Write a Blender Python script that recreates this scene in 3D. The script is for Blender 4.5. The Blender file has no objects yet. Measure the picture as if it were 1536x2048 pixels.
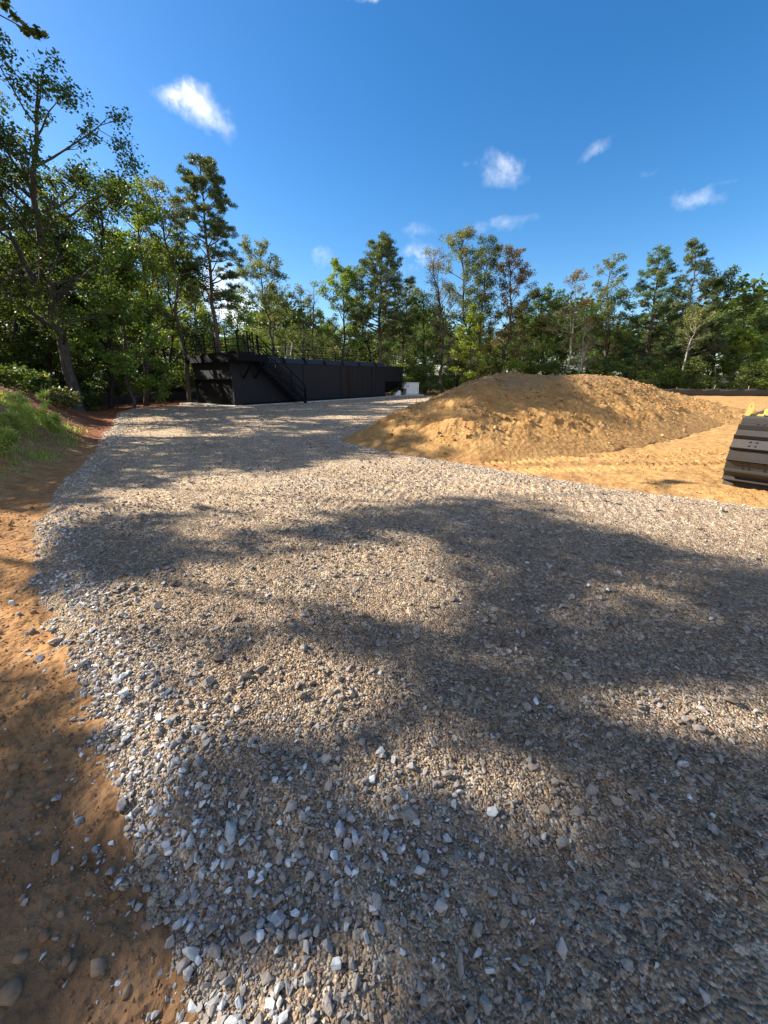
import bpy, bmesh, math, random
import numpy as np
from mathutils import Vector, Matrix
R = math.radians
SC = bpy.context.scene
COL = SC.collection

# ------------------------------------------------------------------ camera
CAM_H = 1.6; PITCH = R(19.3); F = 768.0
cam = bpy.data.cameras.new("camera"); camo = bpy.data.objects.new("camera", cam); COL.objects.link(camo)
cam.sensor_fit = 'HORIZONTAL'; cam.sensor_width = 36; cam.lens = 18.0
cam.clip_start = 0.05; cam.clip_end = 4000
camo.location = (0, 0, CAM_H); camo.rotation_euler = (R(90) - PITCH, 0, 0)
SC.camera = camo
CP, SP = math.cos(PITCH), math.sin(PITCH)

# ------------------------------------------------------------------ sun and sky
SUN_EL = R(33); SH = Vector((-0.97, 0.25)).normalized()
SUN = Vector((SH.x * math.cos(SUN_EL), SH.y * math.cos(SUN_EL), math.sin(SUN_EL)))
sl = bpy.data.lights.new("sun", 'SUN'); sl.energy = 4.7; sl.angle = R(0.55); sl.color = (1.0, 0.92, 0.78)
so = bpy.data.objects.new("sun", sl); COL.objects.link(so)
so.rotation_euler = (-SUN).to_track_quat('-Z', 'Y').to_euler()
SC.view_settings.view_transform = 'Standard'; SC.view_settings.look = 'None'
SC.view_settings.gamma = 1; SC.view_settings.exposure = 1.45
SC.cycles.max_bounces = 6; SC.cycles.diffuse_bounces = 3; SC.cycles.glossy_bounces = 2
SC.cycles.transmission_bounces = 3; SC.cycles.transparent_max_bounces = 4

class NT:
    def __init__(s, tree): s.t = tree; tree.nodes.clear()
    def n(s, typ, **kw):
        nd = s.t.nodes.new(typ)
        for k, v in kw.items():
            if k.startswith('i_'):
                key = k[2:]; key = int(key) if key.isdigit() else key.replace('_', ' ')
                nd.inputs[key].default_value = v
            else: setattr(nd, k, v)
        return nd
    def l(s, a, b): s.t.links.new(a, b)
    def math(s, op, a, b=None, c=None, clamp=False):
        nd = s.t.nodes.new('ShaderNodeMath'); nd.operation = op; nd.use_clamp = clamp
        for i, v in enumerate((a, b, c)):
            if v is None: continue
            if isinstance(v, (int, float)): nd.inputs[i].default_value = v
            else: s.l(v, nd.inputs[i])
        return nd.outputs[0]
    def noise(s, vec, scale, detail=4, rough=0.55, dist=0):
        nd = s.n('ShaderNodeTexNoise'); nd.inputs['Scale'].default_value = scale
        nd.inputs['Detail'].default_value = detail; nd.inputs['Roughness'].default_value = rough
        nd.inputs['Distortion'].default_value = dist
        if vec is not None: s.l(vec, nd.inputs['Vector'])
        return nd.outputs['Fac']
    def ramp(s, fac, stops, interp='LINEAR'):
        nd = s.n('ShaderNodeValToRGB'); cr = nd.color_ramp; cr.interpolation = interp
        while len(cr.elements) < len(stops): cr.elements.new(0.5)
        for e, (p, c) in zip(cr.elements, stops):
            e.position = p; e.color = (c[0], c[1], c[2], 1) if len(c) == 3 else c
        if fac is not None: s.l(fac, nd.inputs[0])
        return nd.outputs[0]
    def mix(s, fac, a, b, mode='MIX'):
        nd = s.n('ShaderNodeMix', data_type='RGBA', blend_type=mode)
        for sock, v in ((nd.inputs[0], fac), (nd.inputs[6], a), (nd.inputs[7], b)):
            if isinstance(v, (int, float)): sock.default_value = v
            elif isinstance(v, tuple): sock.default_value = (v[0], v[1], v[2], 1)
            else: s.l(v, sock)
        return nd.outputs[2]

def pixdir(px, py):
    return Vector((px - 768, F * CP + (1024 - py) * SP, -F * SP + (1024 - py) * CP)).normalized()

world = bpy.data.worlds.new("World"); SC.world = world; world.use_nodes = True
def make_world():
    W = NT(world.node_tree)
    sky = W.n('ShaderNodeTexSky', sky_type='NISHITA'); sky.sun_disc = False
    sky.sun_elevation = SUN_EL; sky.sun_rotation = math.atan2(SUN.x, SUN.y)
    sky.air_density = 1.0; sky.dust_density = 0.6; sky.ozone_density = 3.0; sky.altitude = 250
    hs = W.n('ShaderNodeHueSaturation', i_Saturation=1.33, i_Value=1.0, i_Hue=0.501)
    W.l(sky.outputs[0], hs.inputs['Color'])
    tc = W.n('ShaderNodeTexCoord'); d = tc.outputs['Generated']
    wn = W.n('ShaderNodeTexNoise'); wn.inputs['Scale'].default_value = 9; wn.inputs['Detail'].default_value = 5
    wn.inputs['Roughness'].default_value = 0.6
    W.l(d, wn.inputs['Vector'])
    sub = W.n('ShaderNodeVectorMath', operation='SUBTRACT'); W.l(wn.outputs['Color'], sub.inputs[0]); sub.inputs[1].default_value = (.5, .5, .5)
    scl = W.n('ShaderNodeVectorMath', operation='SCALE'); W.l(sub.outputs[0], scl.inputs[0]); scl.inputs['Scale'].default_value = 0.075
    wd = W.n('ShaderNodeVectorMath', operation='ADD'); W.l(d, wd.inputs[0]); W.l(scl.outputs[0], wd.inputs[1])
    clouds = [  # px, py, rx, ry, tilt, strength : wisps of cloud, each a direction in the sky
        (365, 208, 34, 22, 25, 1.05), (418, 232, 34, 36, -20, 1.25), (335, 195, 30, 14, 10, .45), (385, 190, 14, 24, 0, .8),
        (1000, 340, 52, 26, -20, .75), (1000, 370, 26, 20, 0, .45), (945, 325, 20, 12, 0, .3),
        (1385, 395, 55, 17, -28, .8), (1440, 370, 40, 10, -10, .35), (1198, 295, 32, 15, 0, .5), (1290, 342, 42, 12, 0, .35),
        (845, 462, 45, 20, 0, .5), (1000, 458, 75, 18, 0, .55), (1070, 524, 30, 14, 0, .45), (640, 515, 32, 22, 20, .6),
        (760, -8, 52, 14, 0, .9), (440, 580, 50, 45, 40, 2.0), (835, 522, 32, 24, 0, 1.2), (490, 625, 60, 26, 0, 1.5),
        (1000, 175, 30, 20, 0, .16), (230, 520, 60, 60, 0, .6), (-150, 300, 90, 60, 0, .8), (1700, 480, 90, 30, 0, .6)]
    total = None
    for (px, py, rx, ry, tilt, st) in clouds:
        c = pixdir(px, py); ex = pixdir(px + 40, py) - c; ey = pixdir(px, py - 40) - c
        sx, sy = ex.length / 40, ey.length / 40; ex.normalize(); ey.normalize()
        a = math.cos(R(tilt)) * ex + math.sin(R(tilt)) * ey; b = -math.sin(R(tilt)) * ex + math.cos(R(tilt)) * ey
        a = a / (rx * sx); b = b / (ry * sy)
        da = W.n('ShaderNodeVectorMath', operation='DOT_PRODUCT'); W.l(wd.outputs[0], da.inputs[0]); da.inputs[1].default_value = a
        db = W.n('ShaderNodeVectorMath', operation='DOT_PRODUCT'); W.l(wd.outputs[0], db.inputs[0]); db.inputs[1].default_value = b
        ua = W.math('SUBTRACT', da.outputs['Value'], a.dot(c)); ub = W.math('SUBTRACT', db.outputs['Value'], b.dot(c))
        r2 = W.math('ADD', W.math('MULTIPLY', ua, ua), W.math('MULTIPLY', ub, ub))
        m = W.math('MULTIPLY', W.math('EXPONENT', W.math('MULTIPLY', r2, -0.9)), st)
        total = m if total is None else W.math('ADD', total, m)
    fine = W.noise(d, 22, 7, 0.62)
    fm = W.math('MULTIPLY', W.math('SUBTRACT', fine, 0.28), 2.0, clamp=True)
    cl = W.math('MULTIPLY', W.math('SUBTRACT', W.math('MULTIPLY', total, fm), 0.10), 1.05, clamp=True)
    cl = W.math('MULTIPLY', W.math('POWER', cl, 1.25), .80)
    # unseen cloud bank behind the camera, added as neutral fill for shaded ground
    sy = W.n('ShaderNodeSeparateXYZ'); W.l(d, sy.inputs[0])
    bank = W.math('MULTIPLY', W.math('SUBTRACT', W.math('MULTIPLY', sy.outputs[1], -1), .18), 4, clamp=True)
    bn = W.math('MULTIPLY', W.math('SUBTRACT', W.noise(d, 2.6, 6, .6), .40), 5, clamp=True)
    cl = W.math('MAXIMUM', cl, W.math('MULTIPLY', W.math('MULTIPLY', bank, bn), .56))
    # clouds far brighter than the blue, as in any daylight sky
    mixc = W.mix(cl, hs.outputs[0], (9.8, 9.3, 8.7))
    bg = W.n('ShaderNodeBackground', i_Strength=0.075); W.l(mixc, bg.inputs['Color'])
    out = W.n('ShaderNodeOutputWorld'); W.l(bg.outputs[0], out.inputs[0])
make_world()

# ------------------------------------------------------------------ tags and helpers
def tag(o, label=None, cat=None, group=None, kind=None):
    if label: o['label'] = label
    if cat: o['category'] = cat
    if group: o['group'] = group
    if kind: o['kind'] = kind
    return o
def empty(name, loc=(0, 0, 0), rz=0):
    o = bpy.data.objects.new(name, None); COL.objects.link(o); o.location = loc; o.rotation_euler = (0, 0, rz)
    o.empty_display_size = 0.2; return o
def obj_from_arrays(name, V, FC, mat, parent=None, tint=None, smooth=False):
    """V (n,3); FC list of int arrays (m,3) or (m,4)"""
    FC = [f for f in FC if len(f)]
    me = bpy.data.meshes.new(name); me.vertices.add(len(V)); me.vertices.foreach_set('co', np.asarray(V, dtype=np.float32).ravel())
    loops = np.concatenate([f.ravel() for f in FC]).astype(np.int32)
    tot = np.concatenate([np.full(len(f), f.shape[1], dtype=np.int32) for f in FC])
    st = np.concatenate(([0], np.cumsum(tot)[:-1])).astype(np.int32)
    me.loops.add(len(loops)); me.loops.foreach_set('vertex_index', loops)
    me.polygons.add(len(tot)); me.polygons.foreach_set('loop_start', st)
    me.polygons.foreach_set('use_smooth', np.full(len(tot), smooth, dtype=bool))
    if tint is not None:
        at = me.attributes.new('tint', 'FLOAT', 'FACE'); at.data.foreach_set('value', np.asarray(tint, dtype=np.float32))
    me.update(calc_edges=True)
    me.materials.append(mat)
    o = bpy.data.objects.new(name, me); COL.objects.link(o)
    if parent: o.parent = parent
    return o

# numpy noise
_rs = np.random.RandomState(5); _T = _rs.rand(256, 256)
def vn(x, y, s=0):
    x = x + s * 37.7; y = y + s * 11.3
    xi = np.floor(x).astype(np.int64); yi = np.floor(y).astype(np.int64)
    fx = x - xi; fy = y - yi; fx = fx * fx * (3 - 2 * fx); fy = fy * fy * (3 - 2 * fy)
    a = _T[xi & 255, yi & 255]; b = _T[(xi + 1) & 255, yi & 255]; c = _T[xi & 255, (yi + 1) & 255]; d = _T[(xi + 1) & 255, (yi + 1) & 255]
    return (a + (b - a) * fx) * (1 - fy) + (c + (d - c) * fx) * fy
def fbm(x, y, sc, o=4, s=0, g=0.5):
    t = 0; a = 1; n = 0
    for i in range(o):
        c, q = math.cos(i * 1.1), math.sin(i * 1.1)
        t = t + a * vn((x * c - y * q) * sc, (x * q + y * c) * sc, s + i * 3); n += a; a *= g; sc *= 2.03
    return t / n
def sstep(x, a, b):
    t = np.clip((x - a) / (b - a), 0, 1); return t * t * (3 - 2 * t)
def sdist(x, y, poly):
    """signed distance to polygon, positive inside"""
    shp = x.shape; x = x.ravel(); y = y.ravel()
    best = np.full(x.shape, 1e9); ins = np.zeros(x.shape, bool); n = len(poly)
    for i in range(n):
        x0, y0 = poly[i]; x1, y1 = poly[(i + 1) % n]
        dx, dy = x1 - x0, y1 - y0; t = np.clip(((x - x0) * dx + (y - y0) * dy) / (dx * dx + dy * dy + 1e-12), 0, 1)
        best = np.minimum(best, (x - x0 - t * dx) ** 2 + (y - y0 - t * dy) ** 2)
        if y0 != y1:
            c = ((y0 > y) != (y1 > y)) & (x < (x1 - x0) * (y - y0) / (y1 - y0) + x0); ins ^= c
    return (np.where(ins, 1, -1) * np.sqrt(best)).reshape(shp)
def gpix(px, py, z=0.0):
    d = pixdir(px, py); t = (z - CAM_H) / d.z; return (d.x * t, d.y * t)
def project(x, y, z):
    dep = y * CP - (z - CAM_H) * SP; up = y * SP + (z - CAM_H) * CP
    dd = np.where(np.abs(dep) < 1e-4, 1e-4, dep)
    return 768 + F * x / dd, 1024 - F * up / dd, dep
def hpix(py, Y):      # height of a pixel row at forward distance Y
    return CAM_H + Y * math.tan(math.atan((1024 - py) / F) - PITCH)
def xpix(px, py, Y):
    z = hpix(py, Y); return (px - 768) / F * (Y * CP - (z - CAM_H) * SP)

# ------------------------------------------------------------------ terrain functions
GP = [gpix(*p) for p in [(405, 2048), (385, 1960), (368, 1880), (330, 1800), (285, 1720), (250, 1640), (245, 1590), (215, 1500), (195, 1430),
      (170, 1375), (140, 1330), (118, 1265), (95, 1200), (72, 1130), (62, 1080), (75, 1035), (130, 965), (190, 905), (212, 868), (228, 842), (236, 826)]]
GP += [(-13.4, 21.2), (-11.5, 23.5), (-3, 30), (1, 34.5), (2, 36.0), (4.4, 36.0), (4.0, 30), (1.6, 22)]
GP += [(0.2, 14.5)] + [gpix(*p) for p in [(690, 886), (760, 903), (850, 920), (950, 938), (1100, 963), (1250, 985), (1400, 1003), (1536, 1020)]]
GP += [(8.0, 3.7), (14, 2.5), (14, -6), (-0.6, -6), (-0.62, -1)]
GPA = [(float(a), float(b)) for a, b in GP]
MP = [gpix(*p) for p in [(672, 884), (760, 901), (860, 918), (960, 926), (1100, 918), (1250, 900), (1380, 872), (1450, 850)]]
MP += [(16.5, 14.5), (17.5, 19), (12, 22), (6, 21), (3.0, 20), (.7, 17), (-.5, 13)]
BL = [(-4.9, -6), (-4.9, 2), (-5.3, 5.0), (-6.2, 7.6), (-7.9, 10.8), (-10.3, 14.3), (-13.3, 18.4), (-17.0, 22.5), (-24, 28)]
BPOLY = BL + [(-90, 28), (-90, -6)]
def base_h(x, y):
    t = sdist(x, y, BPOLY); t = np.where(t < -3, -3, t)
    fade = 0.08 + 0.92 * (1 - sstep(y, 13.5, 25))
    crest = 1.42 + 0.35 * (fbm(x, y, 0.5, 3, 2) - 0.5)
    z = crest * sstep(t, -0.1, 2.9) * fade + np.clip(t, 0, 8) * 0.02
    z = z + 0.03 * np.clip(sstep(t, 0, .6), 0, 1) * (fbm(x, y, 2.2, 4, 9) - .5) * 3
    z = z + 0.30 * sstep(x * 0.5 + y, 22, 38) * sstep(x, 4, 14)
    r = np.sqrt(x * x + y * y)
    z = z + sstep(r, 60, 400) * 3.0 + (fbm(x, y, .05, 3, 4) - .5) * 1.5 * sstep(r, 45, 90)
    return z
def mound_h(x, y):
    sd = sdist(x, y, MP)
    cap = np.interp(x, [-2, 1.5, 3.2, 4.2, 5.2, 6.4, 7.6, 8.6, 9.5, 10.4, 11.6, 13, 15], [1.3, 1.55, 1.70, 1.67, 1.60, 1.58, 1.66, 1.68, 1.62, 1.50, 1.25, .85, .2])
    cap = cap * (1 - .35 * sstep(np.abs(y - 14.8), 1.0, 6.0)) + .05
    slope = np.clip(sd, 0, 9) * (0.46 - .16 * sstep(x, 10, 14))
    h = -np.log(np.exp(-6 * cap) + np.exp(-6 * slope)) / 6
    h = np.where(sd < 0, sd * 0.5, h)
    return h, sd
def tracks(x, y, p0, p1, half, gap, pitch, amp, skew=0.0):
    """cleat marks of a crawler: two bands of ridges across the line p0-p1"""
    dx, dy = p1[0] - p0[0], p1[1] - p0[1]; L = math.hypot(dx, dy); dx /= L; dy /= L
    u = (x - p0[0]) * dx + (y - p0[1]) * dy; v = -(x - p0[0]) * dy + (y - p0[1]) * dx
    m = sstep(u, -0.2, .2) * (1 - sstep(u, L - .3, L + .3)); w = np.abs(v)
    band = sstep(w, gap - .04, gap + .04) * (1 - sstep(w, gap + half - .05, gap + half + .05))
    ph = (u + skew * v) / pitch; rid = np.abs((ph - np.floor(ph)) - .5) * 2
    return m * band * (np.power(rid, 2.0) - .4) * amp
def rough_dirt(x, y):
    r = np.sqrt(x * x + y * y)
    a = 0.034 * (fbm(x, y, 2.5, 4, 1) - .5) + .016 * (fbm(x, y, 30, 2, 8) - .5) * (1 - sstep(r, 3, 7)) + 0.018 * (fbm(x, y, 14, 3, 7) - .5) * (1 - sstep(r, 12, 30))
    b = np.abs(fbm(x, y, 7, 3, 21) - .5) * 0.045 + sstep(x, .5, 2.5) * (0.05 * (fbm(x, y, 4.2, 4, 23) - .5) + .07 * (fbm(x, y, 1.1, 3, 24) - .5))
    c = tracks(x, y, (-2.35, .2), (-4.1, 4.3), .42, .0, .085, .02, .25) + tracks(x, y, (-4.4, 3.6), (-9.6, 13.3), .4, .05, .12, .03)
    c = c + tracks(x, y, (4.1, 3.9), (6.6, 6.6), .42, .0, .10, .035) * 1.1 + tracks(x, y, (2.0, 7.1), (9, 8.6), .4, .25, .14, .055)
    # wheel grooves between pile and crawler
    gw = 1 - sstep(sdist(x, y, MP), -.1, .1)
    d = (x - 2.5) * .17 - (y - 7.1) * .985 + .25 * np.sin(x * .7); c = c - 0.075 * gw * np.exp(-(d / .12) ** 2) * sstep(x, 2.2, 3.5) * (1 - sstep(x, 9, 12))
    d2 = d + .75; c = c - 0.07 * gw * np.exp(-(d2 / .14) ** 2) * sstep(x, 2.6, 3.8) * (1 - sstep(x, 9, 12))
    return a + b + c
def gravel_z(x, y, sd):
    r = np.sqrt(x * x + y * y)
    th = 0.085 * sstep(sd, -0.10, 0.30) - 0.02 * (sd < -0.05)
    und = 0.05 * (fbm(x, y, .55, 3, 12) - .5) + 0.022 * (fbm(x, y, 3.1, 3, 15) - .5)
    fine = 0.016 * (fbm(x, y, 26, 3, 17) - .5) * (1 - sstep(r, 9, 20)) + 0.020 * (fbm(x, y, 11, 2, 18) - .5)
    tk = tracks(x, y, gpix(640, 985), gpix(1560, 1205), .36, .18, .13, .018, .3) + tracks(x, y, gpix(800, 955), gpix(1500, 1060), .3, .1, .12, .014, .2)
    return th + und + fine + tk

# polar grid about the photographer, finest where the ground is near
def polar(r0, r1, k, fine=0.125, half=56, full=True):
    n = int(math.log(r1 / r0) / k); rr = r0 * np.exp(np.arange(n + 1) * k)
    if full:
        az = np.concatenate([np.arange(-180, -half, 2.2), np.arange(-half, half + 1e-6, fine), np.arange(half + 2.0, 179.9, 2.2)])
    else: az = np.arange(-half, half + 1e-6, fine)
    az = np.radians(az); A, Q = np.meshgrid(az, rr); return Q * np.sin(A), Q * np.cos(A), full
def grid_faces(nr, na, wrap):
    i = np.arange(nr - 1)[:, None]; j = np.arange(na if wrap else na - 1)[None, :]; j2 = (j + 1) % na
    a = i * na + j; b = i * na + j2; c = (i + 1) * na + j2; d = (i + 1) * na + j
    return np.stack([a, d, c, b], -1).reshape(-1, 4)
def compact(V, Fq):
    used = np.zeros(len(V), bool); used[Fq.ravel()] = True; mp = np.cumsum(used) - 1
    return V[used], mp[Fq], used

# ------------------------------------------------------------------ materials
def new_mat(name):
    m = bpy.data.materials.new(name); m.use_nodes = True; return m, NT(m.node_tree)
def finish(N, col, rough=.9, bump=None, bdist=.01, metal=0, spec=.3, bstr=1.0):
    p = N.n('ShaderNodeBsdfPrincipled'); out = N.n('ShaderNodeOutputMaterial')
    for sock, v in ((p.inputs['Base Color'], col), (p.inputs['Roughness'], rough), (p.inputs['Metallic'], metal)):
        if isinstance(v, (int, float)): sock.default_value = v
        elif isinstance(v, tuple): sock.default_value = (v[0], v[1], v[2], 1)
        else: N.l(v, sock)
    p.inputs['Specular IOR Level'].default_value = spec
    if bump is not None:
        b = N.n('ShaderNodeBump', i_Distance=bdist, i_Strength=bstr); N.l(bump, b.inputs['Height']); N.l(b.outputs[0], p.inputs['Normal'])
    N.l(p.outputs[0], out.inputs[0]); return p
def pos(N): return N.n('ShaderNodeNewGeometry').outputs['Position']

def mat_dirt():
    m, N = new_mat("dirt"); P = pos(N); sx = N.n('ShaderNodeSeparateXYZ'); N.l(P, sx.inputs[0])
    n1 = N.noise(P, .9, 6, .6); n2 = N.noise(P, 6, 6, .65); n3 = N.noise(P, 45, 4, .7)
    # orange clay
    clay = N.ramp(n2, [(.25, (.22, .10, .038)), (.5, (.38, .195, .078)), (.75, (.50, .295, .135))])
    tan_ = N.ramp(n2, [(.25, (.28, .14, .048)), (.5, (.43, .245, .092)), (.75, (.56, .355, .15))])
    brown = N.ramp(n2, [(.25, (.14, .075, .036)), (.55, (.24, .135, .068)), (.8, (.33, .20, .11))])
    xr = N.math('ADD', N.math('MULTIPLY', sx.outputs[0], .35), N.math('MULTIPLY', N.math('SUBTRACT', n1, .5), 3))
    c = N.mix(N.math('SUBTRACT', xr, .4, clamp=True), clay, tan_)
    n5 = N.noise(P, 1.7, 5, .65)
    c = N.mix(N.math('MULTIPLY', N.math('SUBTRACT', n5, .50), 3.5, clamp=True), c, (.27, .15, .068))
    # near left: trodden brown soil; far left bank: red clay
    near = N.math('MULTIPLY', N.math('SUBTRACT', N.math('ADD', 1.75, N.math('MULTIPLY', N.math('SUBTRACT', n1, .5), 2.4)), sx.outputs[1]), 1.1, clamp=True)
    lef = N.math('LESS_THAN', sx.outputs[0], 1.0)
    c = N.mix(N.math('MULTIPLY', N.math('MULTIPLY', near, lef), .88), c, brown)
    red = N.ramp(n2, [(.25, (.13, .045, .022)), (.55, (.27, .10, .045)), (.8, (.38, .17, .085))])
    far = N.math('MULTIPLY', N.math('MULTIPLY', N.math('SUBTRACT', sx.outputs[1], N.math('ADD', 7, N.math('MULTIPLY', n1, 4))), .6, clamp=True), N.math('LESS_THAN', sx.outputs[0], -2))
    c = N.mix(far, c, red)
    c = N.mix(N.math('MULTIPLY', N.math('SUBTRACT', n3, .5), 1.3, clamp=True), c, (.09, .05, .03))
    # forest litter under the wood
    r = N.n('ShaderNodeVectorMath', operation='LENGTH'); N.l(P, r.inputs[0])
    wood = N.math('MULTIPLY', N.math('SUBTRACT', r.outputs['Value'], 42), .15, clamp=True)
    c = N.mix(wood, c, (.045, .05, .02))
    v = N.n('ShaderNodeTexVoronoi', i_Scale=38); N.l(P, v.inputs['Vector'])
    h = N.math('ADD', N.math('MULTIPLY', n3, .7), N.math('MULTIPLY', v.outputs['Distance'], .5))
    finish(N, c, .95, h, .012, spec=.12); return m
def mat_mound():
    m, N = new_mat("mound_soil"); P = pos(N); sx = N.n('ShaderNodeSeparateXYZ'); N.l(P, sx.inputs[0])
    n1 = N.noise(P, .8, 5, .6); n2 = N.noise(P, 3.2, 7, .7); n3 = N.noise(P, 30, 5, .7)
    tan_ = N.ramp(n2, [(.25, (.26, .13, .046)), (.5, (.42, .235, .088)), (.75, (.55, .34, .145))])
    dk = N.ramp(n2, [(.25, (.16, .09, .043)), (.55, (.29, .18, .09)), (.8, (.43, .29, .16))])
    f = N.math('ADD', N.math('MULTIPLY', N.math('SUBTRACT', sx.outputs[2], 1.15), 1.1), N.math('MULTIPLY', N.math('SUBTRACT', n1, .45), 2.2), clamp=True)
    c = N.mix(f, tan_, dk)
    c = N.mix(N.math('MULTIPLY', N.math('SUBTRACT', n3, .52), 1.6, clamp=True), c, (.12, .07, .035))
    v = N.n('ShaderNodeTexVoronoi', i_Scale=9); N.l(P, v.inputs['Vector'])
    h = N.math('ADD', N.math('MULTIPLY', n3, .8), N.math('MULTIPLY', v.outputs['Distance'], .8))
    finish(N, c, .95, h, .035, spec=.1); return m
STONE_STOPS = [(0.0, (.12, .092, .068)), (.18, (.21, .168, .13)), (.34, (.31, .26, .21)), (.5, (.25, .22, .195)), (.62, (.37, .335, .30)),
               (.74, (.30, .26, .235)), (.84, (.43, .42, .40)), (.93, (.52, .53, .52)), (1.0, (.66, .67, .66))]
def mat_gravel():
    m, N = new_mat("gravel_fines"); P = pos(N)
    v = N.n('ShaderNodeTexVoronoi', i_Scale=95); N.l(P, v.inputs['Vector'])
    v2 = N.n('ShaderNodeTexVoronoi', i_Scale=34); N.l(P, v2.inputs['Vector'])
    s = N.n('ShaderNodeSeparateColor'); N.l(v.outputs['Color'], s.inputs[0])
    s2 = N.n('ShaderNodeSeparateColor'); N.l(v2.outputs['Color'], s2.inputs[0])
    a = N.ramp(s.outputs[0], [(0, (0.153, 0.106, 0.071)), (.5, (0.330, 0.242, 0.165)), (.85, (0.496, 0.389, 0.283)), (1, (0.708, 0.614, 0.496))])
    b = N.ramp(s2.outputs[0], [(0, (0.189, 0.130, 0.088)), (.6, (0.389, 0.295, 0.206)), (1, (0.661, 0.566, 0.448))])
    n1 = N.noise(P, .8, 5, .6); n2 = N.noise(P, 4, 5, .7)
    c = N.mix(N.math('GREATER_THAN', s2.outputs[1], .62), a, b)
    c = N.mix(N.math('MULTIPLY', N.math('SUBTRACT', n2, .42), 1.9, clamp=True), c, (0.295, 0.206, 0.136))
    n0 = N.noise(P, .33, 3, .5)
    c = N.mix(N.math('MULTIPLY', N.math('SUBTRACT', n0, .46), 4, clamp=True), c, N.mix(.45, c, (.36, .28, .195)))
    c = N.mix(N.math('MULTIPLY', N.math('SUBTRACT', .5, n1), 3, clamp=True), c, N.mix(.35, c, (.34, .33, .31)))
    n7 = N.noise(P, 1.6, 4, .6)
    c = N.mix(N.math('MULTIPLY', N.math('SUBTRACT', n7, .54), 5, clamp=True), c, N.mix(.5, c, (.20, .145, .10)))
    h = N.math('ADD', N.math('MULTIPLY', v.outputs['Distance'], -.7), N.math('MULTIPLY', v2.outputs['Distance'], -.9))
    # browner, darker fines close by, paler with forward distance
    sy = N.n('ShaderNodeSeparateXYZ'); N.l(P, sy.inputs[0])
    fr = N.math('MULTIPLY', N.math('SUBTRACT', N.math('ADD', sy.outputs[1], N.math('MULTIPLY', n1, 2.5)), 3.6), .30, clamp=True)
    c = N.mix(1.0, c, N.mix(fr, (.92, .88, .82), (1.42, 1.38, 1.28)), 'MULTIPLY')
    finish(N, c, .92, h, .02, spec=.08); return m
def mat_tinted(name, stops, rough=.85, nscale=60, spec=.25, bd=.003):
    m, N = new_mat(name); a = N.n('ShaderNodeAttribute', attribute_name='tint'); P = pos(N)
    c = N.ramp(a.outputs['Fac'], stops); n = N.noise(P, nscale, 4, .7)
    c = N.mix(.75, c, N.ramp(n, [(.3, (.55, .52, .5)), (.5, (1, 1, 1)), (.72, (1.3, 1.27, 1.22))]), 'MULTIPLY')
    finish(N, c, rough, n, bd, spec=spec); return m
def mat_leaf(name, stops, trans=.42, rough=.5):
    m, N = new_mat(name); a = N.n('ShaderNodeAttribute', attribute_name='tint')
    oi = N.n('ShaderNodeObjectInfo')
    c = N.ramp(a.outputs['Fac'], stops)
    hs = N.n('ShaderNodeHueSaturation'); N.l(c, hs.inputs['Color'])
    N.l(N.math('ADD', .485, N.math('MULTIPLY', oi.outputs['Random'], .03)), hs.inputs['Hue'])
    N.l(N.math('ADD', .85, N.math('MULTIPLY', oi.outputs['Random'], .3)), hs.inputs['Value'])
    p = N.n('ShaderNodeBsdfPrincipled'); p.inputs['Roughness'].default_value = rough; p.inputs['Specular IOR Level'].default_value = .35
    N.l(hs.outputs[0], p.inputs['Base Color'])
    t = N.n('ShaderNodeBsdfTranslucent'); tc = N.mix(1.0, hs.outputs[0], (1.35, 1.3, .55), 'MULTIPLY'); N.l(tc, t.inputs['Color'])
    mx = N.n('ShaderNodeMixShader'); mx.inputs[0].default_value = trans; N.l(p.outputs[0], mx.inputs[1]); N.l(t.outputs[0], mx.inputs[2])
    out = N.n('ShaderNodeOutputMaterial'); N.l(mx.outputs[0], out.inputs[0]); return m
def mat_bark(name, c0, c1):
    m, N = new_mat(name); P = pos(N); mp = N.n('ShaderNodeMapping'); mp.inputs['Scale'].default_value = (6, 6, 1.2); N.l(P, mp.inputs[0])
    n = N.noise(mp.outputs[0], 2.2, 6, .7); finish(N, N.ramp(n, [(.3, c0), (.7, c1)]), .9, n, .03, spec=.1); return m
def mat_steel(name, base, rust_brown, rough=.45, metal=.0, amount=.5, spec=.4):
    m, N = new_mat(name); tc = N.n('ShaderNodeTexCoord'); P = tc.outputs['Object']
    mp = N.n('ShaderNodeMapping'); mp.inputs['Scale'].default_value = (1, 1, .25); N.l(P, mp.inputs[0])
    n = N.noise(mp.outputs[0], 3.0, 6, .65); n2 = N.noise(P, 18, 5, .7)
    f = N.math('MULTIPLY', N.math('SUBTRACT', N.math('ADD', N.math('MULTIPLY', n, .7), N.math('MULTIPLY', n2, .3)), 1 - amount), 5, clamp=True)
    c = N.mix(f, base, rust_brown); r = N.math('ADD', rough, N.math('MULTIPLY', n2, .25)); finish(N, c, r, n2, .002, metal, spec); return m

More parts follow.
